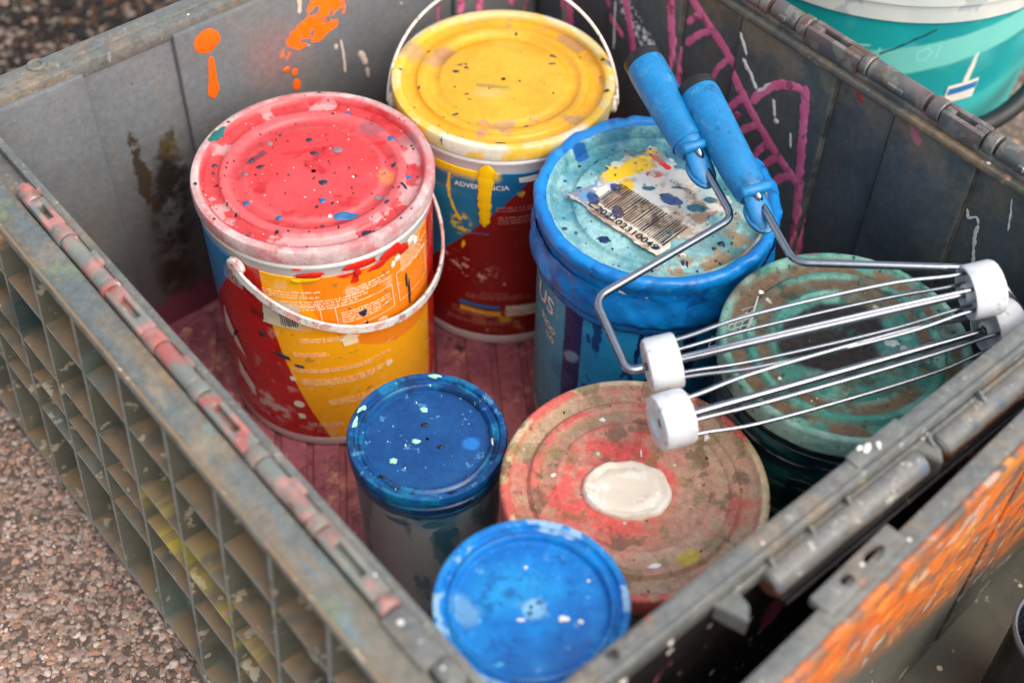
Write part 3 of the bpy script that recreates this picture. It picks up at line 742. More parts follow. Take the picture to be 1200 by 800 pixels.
def print_on(parent, shape, mat, Rf, at, ang=0, name='print', off=.0005):
    vs, fs = shape; vs = rot2(vs, ang, at)
    return mesh(name, on_cyl(vs, Rf, off), fs, mat, parent, smooth=False)
def quad_grid(pts, n=6):
    """four corners -> small grid so that it can bend round a wall"""
    a, b_, c, e = [Vector((q[0], q[1], 0)) for q in pts]; vs, fs = [], []
    for j in range(n+1):
        for i in range(n+1):
            s_, t = i/n, j/n; vs.append((a*(1-s_)+b_*s_)*(1-t)+(e*(1-s_)+c*s_)*t)
    for j in range(n):
        for i in range(n): fs.append((j*(n+1)+i, j*(n+1)+i+1, (j+1)*(n+1)+i+1, (j+1)*(n+1)+i))
    return vs, fs
def bars(w_, h, rnd, lo=.0007, hi=.0019, gap=.0012):
    V, F = [], []; x = 0
    while x < w_:
        b_ = rnd.uniform(lo, hi); dy = rnd.uniform(-.001, .001); o = len(V)
        V += [Vector((x, dy, 0)), Vector((x+b_, dy, 0)), Vector((x+b_, h+dy*.5, 0)), Vector((x, h+dy*.5, 0))]; F.append((o, o+1, o+2, o+3)); x += b_+rnd.uniform(.6, 1.3)*gap
    return V, F

Z_ = -YAW
def pail(name, label, loc, Rl, H, mats, kind='pail', group='round paint pails with snap lids in the crate'):
    t = thing(name, label, 'paint pail', (loc[0], loc[1], FZ), Z_, group)
    return t

# ---- red-lidded pail
def mat_red_lid(Rl):
    P = Paint('red painted lid', (196, 58, 60), .36, bump=.00008, bscale=600)
    P.mix(P.noise(18, .4, .65, 5), (208, 74, 76), .7).mix(P.noise(35, .56, .72, 5), (172, 24, 30), .8)
    lid_dirt(P, Rl, (170, 60, 66), .6)
    P.wob(.004, 80); P.mix(P.ring(.68*Rl, .77*Rl, .004), (214, 110, 112), .5).mix(P.ring(.555*Rl, .60*Rl, .003), (210, 104, 106), .45)
    P.mix(P.AND(P.ring(.76*Rl, .9*Rl, .003), P.noise(30, .52, .6, 5)), (196, 158, 156), .8)
    P.plain().mix(P.ring(.925*Rl, 2, .0015), (184, 148, 146)); P.mix(P.AND(P.ring(.9*Rl, 2, .001), P.noise(22, .45, .66, 6, .7)), (196, 90, 92), .7).mix(P.AND(P.ring(.93*Rl, 2, .001), P.noise(30, .46, .66, 6, .7)), (206, 186, 182), .8)
    P.wob(.003, 160)
    P.mix(P.ell((.044, .058), .013, .007, -10, .3), (150, 84, 92), .8).mix(P.ell((.075, .045), .010, .007, -30, .4), (150, 110, 112), .7).mix(P.ell((.0615, -.0019), .007, .009, 0, .35), (222, 120, 70), .8)
    P.mix(P.ell((-.087, .038), .012, .0035, 62, .1), (20, 96, 92)).mix(P.seg((-.028, .02), (-.005, .026), .0022, .4), (206, 34, 34), .8).mix(P.ell((.05, .04), .006, .003, 0, .4), (226, 30, 24), .8)
    P.mix(P.seg((-.055, .008), (-.045, .02), .003, .4), (96, 50, 60), .8)
    P.mix(P.dots(80, .13, .35), (70, 60, 70), .8).mix(P.dots(150, .16, .25), (250, 214, 200), .8)
    return P.grit(.09, .08).done()
def mat_red_label(Rr, H):
    P = Paint('red and yellow pail print', (190, 24, 20), .3, coat=.15)
    P.mix(P.noise(20, .5, .8, 4), (150, 18, 16), .5)
    P.mix(P.ell((.524, .23), .56, .56, 0, .0009), (255, 174, 16)).mix(P.AND(P.ell((.524, .23), .56, .56, 0, .0009), P.ell((.10, .222), .1, .1, 0, .006)), (248, 138, 22))
    P.mix(P.half((-1.35, 1), .282, .0006), (34, 134, 190)) if False else None
    P.mix(P.AND(P.half((-1.45, 1), .308, .0006), P.half((-1, 0), .02, .001)), (34, 130, 186))
    P.mix(P.half((1, 0), .13, .0006), (196, 22, 20))
    P.wob(.006, 60, 5); P.mix(P.AND(P.half((1, 0), -.06, .02), P.noise(40, .66, .74, 6)), (238, 214, 190), .3)
    P.mix(P.AND(P.ell((-.055, .045), .025, .018, 0, .4), P.noise(90, .5, .56, 5)), (214, 200, 190), .8)
    P.mix(P.noise(60, .7, .74, 6), (120, 90, 70), .5)
    # drips from the lid
    P.wob(.003, 130, 4)
    P.mix(P.OR(P.seg((.035, .235), (.085, .245), .010, .2), P.seg((.045, .23), (.043, .218), .003), P.ell((-.004, .237), .013, .006, 5)), (222, 40, 22), rough=.25)
    P.mix(P.OR(P.ell((.0, .229), .014, .0035, 5), P.ell((.09, .232), .012, .006)), (255, 190, 10), rough=.25)
    P.mix(P.dots(45, .18, .22), (30, 70, 96), .9)
    return P.done()
RR = .0995
red = pail('paint_pail', 'paint pail with red lid and red, orange and yellow wrap, handle down', (.221, .344), .102, .26, None)
M['white_pail'] = Paint('white pail plastic', (222, 216, 210), .35, coord='Object', sss=.1, bump=.0001).vary(.05, 30).done()
def mat_bail(tint):
    P = Paint('white handle plastic', (226, 220, 214), .35, coord='Object'); P.mix(P.noise(60, .52, .62, 5), tint, .6).mix(P.noise(140, .62, .68), (90, 80, 76), .6); return P.done()
def pail_body(t, H, lab, Rr, z0=.012, ztop=None, taper=.003, base=None):
    ztop = ztop or H-.030
    Rf = lambda z: Rr-taper*(1-z/H)
    round_part('body', [(Rf(0)-.006, .0), (Rf(0)-.002, .0005), (Rf(0)-.0005, .004), (Rf(0)-.0005, z0), (Rf(0)-.0015, z0+.001), (Rf(ztop)-.0012, ztop), (Rr-.0006, ztop+.002), (Rr-.0004, ztop+.009), (Rr+.0009, ztop+.0105), (Rr+.0009, ztop+.0125), (Rr-.0008, ztop+.014), (Rr-.001, H-.012)], base or M['white_pail'], t, Rr, cap0=True)
    l = round_part('label', [(Rf(z0+.001)-.0009, z0+.0012), (Rf(z0+.0015)-.0003, z0+.0018), (Rf(ztop)-.0002, ztop-.0012), (Rf(ztop)-.0009, ztop-.0006)], lab, t, Rr)
    return l, Rf
lab, Rf = pail_body(red, .26, mat_red_label(RR, .26), RR)
lp = lid_profile(.102, .26, 'pail'); lid = round_part('lid', lp, mat_red_lid(.102), red, seg=128); zf = zprof(lp, .24)
bail(red, .2265, RR+.001, R(-33), R(147), .066, .0075, mat_bail((220, 120, 110)))
rn = random.Random(21); pl = lambda vs: on_lid(vs, zf)
spots(lid, M['spot_dark'], [(-.002, .022, .0045, .0026, -10), (-.0085, .039, .0032, .003, 0), (.010, -.014, .0042, .0038, 0), (-.045, .002, .0035, .0028, 0), (-.053, .01, .003, .002, 60), (.066, .012, .003, .0026, 0), (.077, -.014, .0036, .003, 0), (.065, -.036, .003, .0018, 60), (.052, -.069, .007, .004, 20), (-.0845, .005, .0028, .0024, 0), (-.094, -.026, .0024, .0022, 0), (-.007, .0985, .003, .0014, 0), (.015, -.064, .002, .002, 0), (-.02, -.075, .002, .0015, 0)]+scatter(46, .098, rn, .0007, .002), pl, rn)
spots(lid, M['spot_black'], scatter(60, .1, rn, .0005, .0015), pl, rn)
spots(lid, M['spot_blue'], [(.033, -.052, .012, .005, 14), (.019, .079, .005, .0034, 10), (.012, -.036, .0042, .0034, 0), (-.021, -.057, .0035, .0028, 20), (.08, -.002, .0035, .0028, 0), (-.05, -.04, .003, .004, 0), (.0625, .0435, .0055, .0045, 0)], pl, rn)
spots(lid, M['spot_grey'], [(.0175, .0275, .0055, .0045, 0), (-.0415, .032, .003, .003, 0), (-.056, -.008, .003, .0022, 0), (.057, -.028, .004, .003, 0), (.062, -.03, .003, .002, 0)], pl, rn)
spots(lid, M['spot_white'], scatter(26, .098, rn, .0004, .0011)+[(.02, -.054, .002, .0018, 0), (.034, -.006, .0012, .0012, 0)], pl, rn)
pc = lambda vs: on_cyl(vs, Rf, .0004)
pb = lambda vs: on_cyl(vs, Rf, .0012)
spots(red, M['spot_red'], [(.05, .2365, .02, .0045, 4), (.078, .234, .012, .008, 10), (.046, .229, .0035, .006, 0), (.066, .2285, .012, .004, 15), (.09, .23, .008, .006, -20), (.008, .2335, .013, .0045, 6), (-.002, .2405, .006, .0012, 0)], pb, rn, 'paint_splash', False)
spots(red, M['spot_yellow'], [(.004, .2285, .013, .0028, 4), (-.004, .227, .006, .003, 0)], pb, rn, 'paint_splash', False)
spots(red, M['spot_white'], [(.1, .232, .006, .005, 0), (.106, .226, .003, .006, 0)], pb, rn, 'paint_splash', False)
spots(lab, M['spot_white'], [(-.062, .212, .006, .008, 10), (-.058, .205, .004, .005, 0), (.084, .222, .004, .004, 0), (.079, .2185, .003, .004, 0)], pc, rn)
spots(lab, M['spot_dark'], [(-.043, .149, .003, .006, 20), (-.026, .127, .009, .0028, -20), (-.012, .117, .006, .0022, -15), (.047, .178, .0045, .005, 30), (.05, .164, .0012, .004, 0), (.093, .19, .0012, .012, 0), (.096, .17, .0014, .02, 0)], pc, rn)
pr = random.Random(2)
for (x, y, w_, rows, m, ang) in ((-.035, .2, .05, 3, 'print_cream', 3), (-.02, .186, .09, 4, 'print_cream', 4), (.03, .168, .05, 5, 'print_cream', 4), (-.008, .146, .045, 2, 'print_cream', 3), (-.016, .127, .042, 2, 'print_cream', 3), (-.02, .105, .1, 2, 'print_cream', 3), (-.012, .088, .085, 3, 'print_cream', 3), (.01, .06, .06, 3, 'print_cream', 3), (.088, .2, .04, 8, 'print_cream', 5), (.035, .2, .045, 3, 'print_cream', 5), (-.078, .196, .03, 5, 'print_white', -6), (-.012, .028, .035, 2, 'print_white', 2)):
    print_on(lab, microtext(w_, rows*.0031, rows, pr, .0021, .0031), M[m], Rf, (x, y), ang, 'fine_print')
for (x, y, w_, h_) in ((-.02, .172, .033, .022), (.026, .165, .052, .028), (.084, .17, .04, .036)):
    a = rot2([Vector((0, 0, 0)), Vector((w_, 0, 0)), Vector((w_, h_, 0)), Vector((0, h_, 0))], 4, (x, y)); vs = []; fs = []
    V, F = [], []
    for i in range(4):
        p0, p1 = a[i], a[(i+1) % 4]; dd = (p1-p0).normalized(); nn = Vector((-dd.y, dd.x, 0))*.00035; k = 8
        for j in range(k):
            o = len(V); q0, q1 = p0.lerp(p1, j/k), p0.lerp(p1, (j+1)/k); V += [q0-nn, q1-nn, q1+nn, q0+nn]; F.append((o, o+1, o+2, o+3))
    mesh('print_frame', on_cyl(V, Rf, .0005), F, M['print_cream'], lab, smooth=False)
# pictograms, warning panel, barcode sticker
st = print_on(lab, quad_grid([(-.040, .1665), (-.006, .1655), (-.005, .196), (-.036, .202)]), M['sticker'], Rf, (0, 0), 0, 'barcode_sticker', .0006)
print_on(st, bars(.015, .016, pr, .0005, .0012, .0007), M['ink'], Rf, (-.0225, .1685), 2, 'barcode', .0009)
print_on(st, microtext(.012, .012, 5, pr, .0018, .003), M['ink'], Rf, (-.0385, .17), 84, 'fine_print', .0009)
wp = print_on(lab, quad_grid([(-.1, .118), (-.07, .098), (-.076, .112), (-.094, .148)]), M['print_white'], Rf, (0, 0), 0, 'warning_panel', .0006)
V, F = text_mesh('!', .03); print_on(wp, (V, F), M['ink'], Rf, (-.091, .112), -28, 'warning_mark', .0009)
print_on(lab, quad_grid([(-.088, .062), (-.066, .045), (-.066, .062), (-.087, .084)]), M['print_white'], Rf, (0, 0), 0, 'warning_panel', .0006)
def icon(kind):
    if kind == 'house': pts = [(-.006, -.005), (.006, -.005), (.006, .002), (.0085, .002), (0, .009), (-.0085, .002), (-.006, .002)]
    elif kind == 'tag': pts = [(-.004, -.005), (.004, -.005), (.0045, .003), (.001, .005), (-.0045, .004)]
    else: pts = [(.0045*math.cos(i*.785+.39)*1.3, .0045*math.sin(i*.785+.39)*1.2) for i in range(8)]
    return [Vector((x, y, 0)) for x, y in pts], [tuple(range(len(pts)))]
for (x, y, k, s_) in ((.034, .148, 'house', 1.1), (.064, .158, 'round', 1.1), (.068, .1, 'tag', .7), (-.018, .062, 'round', .9), (-.017, .045, 'tag', .75), (-.02, .098, 'tag', .6)):
    V, F = icon(k); print_on(lab, ([v*s_ for v in V], F), M['print_cream' if x > 0 else 'print_white'], Rf, (x, y), 8, 'pictogram', .0006)
V, F = tube([Vector((math.cos(i*.42)*.0, 0, 0)) for i in range(2)], .001, 4)

# ---- yellow-lidded pail
def mat_yellow_lid(Rl):
    P = Paint('yellow painted lid', (212, 156, 38), .4, bump=.00008, bscale=600)
    P.mix(P.noise(14, .42, .66, 5), (222, 170, 50), .7).mix(P.noise(28, .58, .72, 5), (208, 150, 10), .8)
    lid_dirt(P, Rl, (226, 158, 12), .8)
    P.mix(P.AND(P.ring(.56*Rl, .9*Rl, .003), P.noise(26, .6, .68, 5)), (168, 130, 92), .8)
    P.plain().mix(P.ring(.905*Rl, 2, .0015), (206, 190, 130)); P.mix(P.AND(P.ring(.9*Rl, 2, .001), P.noise(24, .48, .56, 5)), (228, 176, 26), .85).mix(P.AND(P.ring(.94*Rl, 2, .001), P.noise(18, .5, .64, 5)), (206, 202, 186), .85)
    P.wob(.003, 160)
    P.mix(P.seg((-.022, -.01), (.004, -.012), .0022, .5), (140, 122, 70), .8).mix(P.ell((.003, -.014), .005, .003, 0, .5), (150, 160, 40), .7).mix(P.ell((-.012, -.021), .012, .006, 0, .8), (214, 172, 110), .6)
    P.mix(P.ell((-.055, .035), .011, .008, 30, .4), (150, 110, 80), .8).mix(P.ell((-.085, .035), .012, .01, 40, .5), (170, 140, 110), .7)
    P.mix(P.dots(60, .1, .25), (70, 56, 46), .85)
    return P.grit(.07, .06).done()
def mat_yellow_label(Rr, H):
    P = Paint('blue and dark red pail print', (138, 24, 18), .32, coat=.1)
    P.mix(P.noise(20, .5, .8, 4), (112, 16, 14), .5)
    # blue field above a slanting edge
    P.mix(P.half((-1.2, 1), .186, .0006), (20, 100, 142)).mix(P.AND(P.half((-1.2, 1), .186, .0006), P.half((-1, 0), .012, .01)), (22, 128, 152), .5)
    P.wob(.005, 70, 5); P.mix(P.AND(P.half((0, -1), -.07, .03), P.noise(50, .62, .68, 6)), (196, 120, 90), .5)
    P.wob(.003, 140, 4)
    P.mix(P.AND(P.half((0, 1), .221, .006), P.half((-1, 0), .0, .004)), (250, 200, 10), rough=.25)
    P.mix(P.line([(-.046, .218), (-.048, .2), (-.044, .182), (-.037, .167)], .0016), (250, 200, 10), rough=.25)
    P.mix(P.AND(P.ell((-.036, .162), .01, .012, 0, .4), P.noise(150, .5, .56)), (236, 200, 30)).mix(P.ell((-.033, .136), .0016, .005), (250, 200, 10)).mix(P.ell((.02, .204), .004, .0032), (236, 176, 20))
    P.mix(P.AND(P.ell((-.03, .105), .03, .014, -15, .5), P.noise(120, .58, .64)), (226, 180, 160), .8).mix(P.AND(P.ell((.01, .035), .02, .012, 0, .5), P.noise(110, .55, .6)), (214, 170, 20), .9)
    P.mix(P.dots(60, .14, .15), (230, 190, 120), .8)
    return P.done()
yel = pail('paint_pail', 'paint pail with yellow lid and blue and dark red wrap, handle raised', (.425, .340), .1015, .26, None)
labY, RfY = pail_body(yel, .26, mat_yellow_label(.099, .26), .099)
lp = lid_profile(.1015, .26, 'pail'); lidY = round_part('lid', lp, mat_yellow_lid(.1015), yel, seg=128); zfY = zprof(lp, .24)
bail(yel, .2295, .1, R(-88), R(92), 0, .007, mat_bail((226, 214, 170)), lift=(R(62), R(182)), off=.005)
plY = lambda vs: on_lid(vs, zfY)
spots(lidY, M['spot_dark'], [(-.043, .008, .0034, .002, 0), (-.034, .014, .0024, .0018, 0), (.045, .036, .004, .0028, 0), (.044, .024, .004, .001, 0), (-.041, -.05, .0038, .0016, 30), (.0, -.092, .0055, .0018, 0), (.093, -.017, .0032, .0024, 0), (-.075, -.018, .0018, .0018, 0), (-.07, .04, .002, .0014, 0), (-.093, .004, .0018, .0014, 0), (-.073, .078, .004, .0016, 30), (.09, .028, .0022, .002, 0), (-.05, -.088, .004, .0007, 50), (.022, -.066, .0026, .0014, 0), (.07, .034, .002, .001, 0), (-.032, -.024, .0026, .0008, 20), (.01, .068, .0016, .0016, 0), (-.098, -.016, .0018, .0018, 0), (-.04, .018, .003, .0008, 20), (-.035, .019, .0014, .001, 0)]+scatter(22, .1, rn, .0005, .0013), plY, rn)
def y_place(u_, v_, h): return on_cyl([Vector((u_, v_, h))], RfY, .0012)[0]
vs, fs = stroke([(-.0105, .240), (-.0115, .222), (-.0125, .2), (-.0122, .164)], .0075, y_place, hgt=.0010, rag=.3, w2=.0046, seed=3)
mesh('paint_drip', vs, fs, M['spot_yellow'], labY, angle=60)
V, F = text_mesh('ADVERTENCIA', .0075, bold=.0001); print_on(labY, (V, F), M['print_white'], RfY, (-.0405, .2085), 2.5, 'lettering')
for (x, y, w_, rows, m) in ((-.036, .199, .066, 2, 'print_blue'), (-.04, .185, .05, 2, 'print_blue'), (-.002, .181, .075, 2, 'print_pink'), (.0, .166, .075, 3, 'print_pink'), (-.03, .15, .03, 1, 'print_blue'), (-.015, .071, .03, 1, 'print_pink'), (-.03, .063, .075, 2, 'print_pink'), (-.045, .038, .085, 3, 'print_pink'), (-.05, .026, .09, 2, 'print_pink')):
    print_on(labY, microtext(w_, rows*.0032, rows, pr, .0022, .0034), M[m], RfY, (x, y), 2, 'fine_print')
print_on(labY, quad_grid([(-.037, .055), (.003, .0535), (.003, .058), (-.037, .06)]), M['print_blue'], RfY, (0, 0), 0, 'print_stripe')
print_on(labY, quad_grid([(-.036, .046), (.004, .0435), (.004, .049), (-.036, .0525)]), M['spot_yellow'], RfY, (0, 0), 0, 'print_stripe')
print_on(labY, quad_grid([(.009, .0435), (.045, .042), (.045, .057), (.009, .0585)]), M['sticker'], RfY, (0, 0), 0, 'batch_sticker')
print_on(labY, quad_grid([(.018, .219), (.035, .219), (.034, .2265), (.017, .2245)]), M['print_white'], RfY, (0, 0), 0, 'torn_edge')

# ---- pail sealed with blue tape
tape = pail('paint_pail', 'blue paint pail sealed with crumpled blue tape, torn barcode paper on its lid', (.423, .138), .102, .26, None)
def mat_tape_label(Rr):
    P = Paint('blue pail print', (36, 156, 208), .3, coat=.1)
    P.mix(P.noise(18, .4, .7, 5), (26, 132, 190), .7).mix(P.half((-1, 0), .075, .004), (40, 156, 190))
    P.wob(.001, 100).mix(P.AND(P.half((1, 0), -.083, .001), P.half((-1, 0), .063, .001)), (8, 44, 96))
    P.wob(.004, 60, 4).mix(P.AND(P.half((1, 0), -.06, .002), P.noise(50, .62, .67, 5, stretch=(1, .5, 1))), (12, 50, 116), .9)
    P.mix(P.OR(P.seg((.005, .2), (.003, .1), .006), P.seg((.018, .2), (.017, .12), .004), P.seg((-.012, .2), (-.012, .16), .002), P.seg((.03, .2), (.03, .15), .008)), (10, 34, 96), .95)
    P.mix(P.seg((.021, .195), (.022, .16), .0035), (70, 190, 190)).mix(P.ell((.002, .195), .005, .003), (226, 226, 226)).mix(P.ell((-.073, .135), .01, .006, 40, .3), (150, 190, 214), .6)
    P.mix(P.dots(60, .16, .2), (10, 34, 80), .9)
    return P.done()
labT, RfT = pail_body(tape, .26, mat_tape_label(.098), .098, base=M['white_pail'])
def mat_tape_lid(Rl):
    P = Paint('dirty turquoise lid', (132, 176, 178), .35, bump=.0001, bscale=500)
    P.mix(P.noise(16, .4, .62, 5), (70, 138, 156), .8).mix(P.noise(24, .52, .66, 5), (150, 190, 188), .8).mix(P.noise(9, .55, .7), (52, 120, 120), .6)
    P.wob(.006, 60, 5).mix(P.AND(P.half((.4, 1), .05, .02), P.noise(40, .4, .6)), (24, 96, 128), .8).mix(P.AND(P.half((1, 0), .045, .02), P.noise(30, .35, .55)), (42, 112, 112), .7)
    P.mix(P.AND(P.ring(.06, .2, .01), P.half((.8, -.8), .055, .015), P.noise(50, .45, .58, 6)), (150, 120, 84), .9)
    P.plain().wob(.002, 150).mix(P.dots(85, .3, .4), (20, 82, 104), .9).mix(P.dots(140, .26, .35), (14, 44, 70), .9)
    P.mix(P.ell((-.063, .06), .008, .006, 20, .2), (20, 84, 150))
    return P.grit().done()
lt = [(.097, .225), (.0985, .228), (.0985, .257), (.097, .2585), (.090, .258), (.088, .255), (.0865, .248), (.084, .2465), (.073, .2465), (.071, .2475), (.0695, .2505), (.067, .251), (.02, .2508), (.002, .2508)]
lidT = round_part('lid', lt, mat_tape_lid(.102), tape, seg=128); zfT = zprof(lt, .24)
def mat_tape():
    P = Paint('blue adhesive tape', (10, 114, 186), .34, coord='Object', bump=.0005, bscale=120)
    P.mix(P.noise(26, .4, .65, 5), (16, 132, 204), .8).mix(P.noise(40, .58, .7, 5), (8, 70, 134), .7).mix(P.noise(90, .68, .74, 4), (54, 142, 204), .6)
    return P.done()
M['tape'] = mat_tape()
def crumple(v):
    a = math.atan2(v.x, -v.y); rr = math.hypot(v.x, v.y); k = 1 if v.z > .2 else .8
    n1 = mnoise.noise((math.cos(a)*7+v.z*22, math.sin(a)*7, v.z*60)); n2 = mnoise.noise((math.cos(a)*18, math.sin(a)*18+v.z*60, v.z*160+rr*90))
    n3 = abs(mnoise.noise((a*5+v.z*38, v.z*30-a*2, 3)))
    dr = (n1*.0016+n2*.0010-n3*.0022+.0012)*k; e = Vector((v.x/rr, v.y/rr, 0))
    return v+e*dr+Vector((0, 0, n1*.0014+n2*.0007+(mnoise.noise((a*2.2, 1.3, 0))*.0035 if v.z < .21 else 0)))
tp = []
for i in range(15): tp.append((.0998+.0012*math.sin(i*.45), .197+.0036*i))
tp += [(.1015, .2515), (.1018, .2545), (.1016, .2575), (.1006, .2598), (.0988, .2612), (.0965, .2616), (.0942, .261), (.0922, .2596), (.0905, .257), (.0893, .2535), (.0885, .2495)]
tb = round_part('tape_band', [(.0982, .196)]+tp, M['tape'], tape, seg=220, angle=70, f=crumple)
tb2 = []
for i in range(9): tb2.append((.1022+.0016*math.sin(i*.6), .2035+.0036*i))
round_part('tape_band', [(.1005, .2025)]+tb2+[(.1008, .236)], M['tape'], tape, seg=220, angle=70, f=lambda v: crumple(v)+Vector((0, 0, .004*math.sin(math.atan2(v.x, -v.y)*1.0+2.2))))
# torn paper with barcode
LB = Vector((-.0567, -.0064, 0)); LA = -43.6
def mat_paper():
    P = Paint('smeared paper label', (222, 212, 196), .6, bump=.0002, bscale=300)
    P.mix(P.noise(20, .42, .66, 5), (196, 200, 196), .8).mix(P.noise(14, .55, .7, 5), (150, 186, 190), .7)
    P.wob(.008, 60, 5).mix(P.ell((-.028, .056), .04, .012, 15, .5), (178, 200, 196), .8)
    P.wob(.006, 110, 5)
    P.mix(P.OR(P.seg((-.042, .03), (-.018, .045), .0075, .15), P.seg((-.018, .045), (.0, .06), .009, .15), P.ell((-.025, .022), .006, .008)), (246, 196, 18), rough=.3)
    P.mix(P.OR(P.ell((-.035, .066), .016, .006, 10), P.ell((-.05, .04), .012, .006, 20, .4)), (232, 196, 30), .85).mix(P.ell((-.016, .064), .012, .006, 20, .3), (44, 74, 40), .85)
    P.mix(P.AND(P.half((.3, 1), .052, .01), P.noise(60, .48, .56, 5)), (70, 140, 170), .85).mix(P.AND(P.ell((-.063, .018), .02, .03, 0, .5), P.noise(60, .45, .55, 5)), (44, 120, 170), .85)
    P.plain().wob(.002, 200).mix(P.seg((-.003, .062), (.011, .045), .0016, .1, .003), (222, 34, 20), rough=.25).mix(P.AND(P.ell((-.001, .036), .007, .004), P.noise(200, .48, .54)), (226, 70, 60))
    P.wob(.007, 90, 5).mix(P.AND(P.ell((-.012, -.012), .034, .010, LA, .5), P.noise(70, .38, .6, 5)), (92, 62, 36), .85).mix(P.AND(P.ell((.035, -.008), .026, .02, 20, .5), P.noise(60, .45, .6, 5)), (140, 104, 66), .85)
    P.plain().wob(.002, 150)
    P.mix(P.OR(P.ell((.012, .004), .010, .0055, -20), P.ell((.008, .009), .006, .004), P.ell((-.053, .004), .005, .008, 20), P.ell((-.047, -.018), .009, .004, -25), P.ell((-.033, -.012), .005, .008), P.ell((.045, -.016), .006, .0045), P.ell((-.034, .018), .005, .005), P.ell((-.004, -.053), .004, .0025)), (18, 64, 124), .95, rough=.25)
    P.mix(P.OR(P.ell((.033, -.004), .009, .005), P.ell((.045, .006), .006, .004), P.ell((-.006, .018), .006, .003), P.ell((.018, .02), .006, .0018)), (16, 92, 112), .95, rough=.25)
    P.mix(P.noise(50, .5, .66, 6, .7), (150, 128, 100), .6).mix(P.AND(P.half((-.69, -.724), .0375, .003), P.noise(80, .4, .6, 5)), (150, 110, 84), .7)
    P.mix(P.dots(120, .28, .35), (26, 54, 74), .9).mix(P.dots(70, .2, .2), (22, 76, 110), .9)
    return P.done()
M['paper'] = mat_paper()
def paper_mesh():
    n = 90; vs, idx, fs = [], {}, []
    ex = Vector((math.cos(R(LA)), math.sin(R(LA)), 0)); ey = Vector((-ex.y, ex.x, 0))
    for j in range(n+1):
        for i in range(n+1):
            a, b_ = -.028+.122*i/n, -.008+.108*j/n; q = LB+ex*a+ey*b_; tear = mnoise.noise((a*70, b_*70, 2))*.007+mnoise.noise((a*240, b_*240, 5))*.004
            rr = q.length
            ok = rr < .0845+tear and -.0065+tear*.55 < b_ < .094+tear and -.02+tear*1.5-max(0, .02-b_)*.2 < a < .083+tear*2 and not (a > .078 and b_ < .01)
            if not ok: continue
            edge = max(0, (.004-b_)/.01); z = .2511+.0009*abs(mnoise.noise((a*60, b_*60, 8)))+.0035*max(0, edge)**1.5+.0015*max(0, (rr-.07)/.015)
            idx[(i, j)] = len(vs); vs.append(Vector((q.x, q.y, z)))
    for j in range(n):
        for i in range(n):
            k = [(i, j), (i+1, j), (i+1, j+1), (i, j+1)]
            if all(q in idx for q in k): fs.append(tuple(idx[q] for q in k))
            else:
                q3 = [q for q in k if q in idx]
                if len(q3) == 3: fs.append(tuple(idx[q] for q in q3))
    return vs, fs
vs, fs = paper_mesh(); pap = mesh('paper_label', vs, fs, M['paper'], tape, uv=xy, angle=60)
so = pap.modifiers.new('thick', 'SOLIDIFY'); so.thickness = .0003; so.offset = -1
P = Paint('faded barcode ink', (40, 34, 32), .55, coord='Object'); P.mix(P.noise(45, .45, .6, 5), (104, 72, 46), .8).mix(P.noise(120, .6, .66, 4), (170, 140, 110), .7); M['bar_ink'] = P.done()
V, F = bars(.074, .031, random.Random(31), .0006, .0018, .0011)
mesh('barcode', [v+Vector((0, 0, .2528)) for v in rot2([Vector((v.x, v.y+.0085, 0)) for v in V], LA, LB)], F, M['bar_ink'], pap, smooth=False)
V, F = text_mesh('C202202310049', .0092, bold=.00012); sx = .0745/max(v.x for v in V)
mesh('lettering', [v+Vector((0, 0, .2528)) for v in rot2([Vector((v.x*sx-.002, v.y*1.0-.0005, 0)) for v in V], LA, LB)], F, M['ink'], pap, smooth=False)
V, F = text_mesh('LOR AZUL', .006, shear=.2)
mesh('lettering', [v+Vector((0, 0, .2528)) for v in rot2([Vector((v.x+.026, v.y+.071, 0)) for v in V], LA, LB)], F, M['ink'], pap, smooth=False)
plT = lambda vs: on_lid(vs, zfT, .0004)
spots(lidT, M['spot_navy'], scatter(40, .084, rn, .0007, .0022, .06)+[(-.045, -.045, .006, .005, 0), (-.077, -.03, .004, .002, 30), (.05, -.045, .004, .003, 0)], plT, rn)
spots(pap, M['spot_teal'], scatter(50, .07, rn, .0005, .0016), lambda vs: [v+Vector((0, 0, .2524)) for v in vs], rn)
for body_, sz, at, ang in (('us', .027, (-.1285, .166), -4), ('TICO', .0105, (-.118, .147), -12), ('CO', .009, (-.108, .133), -12)):
    V, F = text_mesh(body_.upper() if sz > .02 else body_, sz, bold=.0004); print_on(labT, (V, F), M['print_white'], RfT, at, ang, 'lettering')
print_on(labT, microtext(.03, .03, 6, pr, .002, .0034), M['print_blue'], RfT, (-.1, .085), -12, 'fine_print')
print_on(labT, microtext(.03, .03, 6, pr, .002, .0034), M['print_blue'], RfT, (.035, .18), 4, 'fine_print')

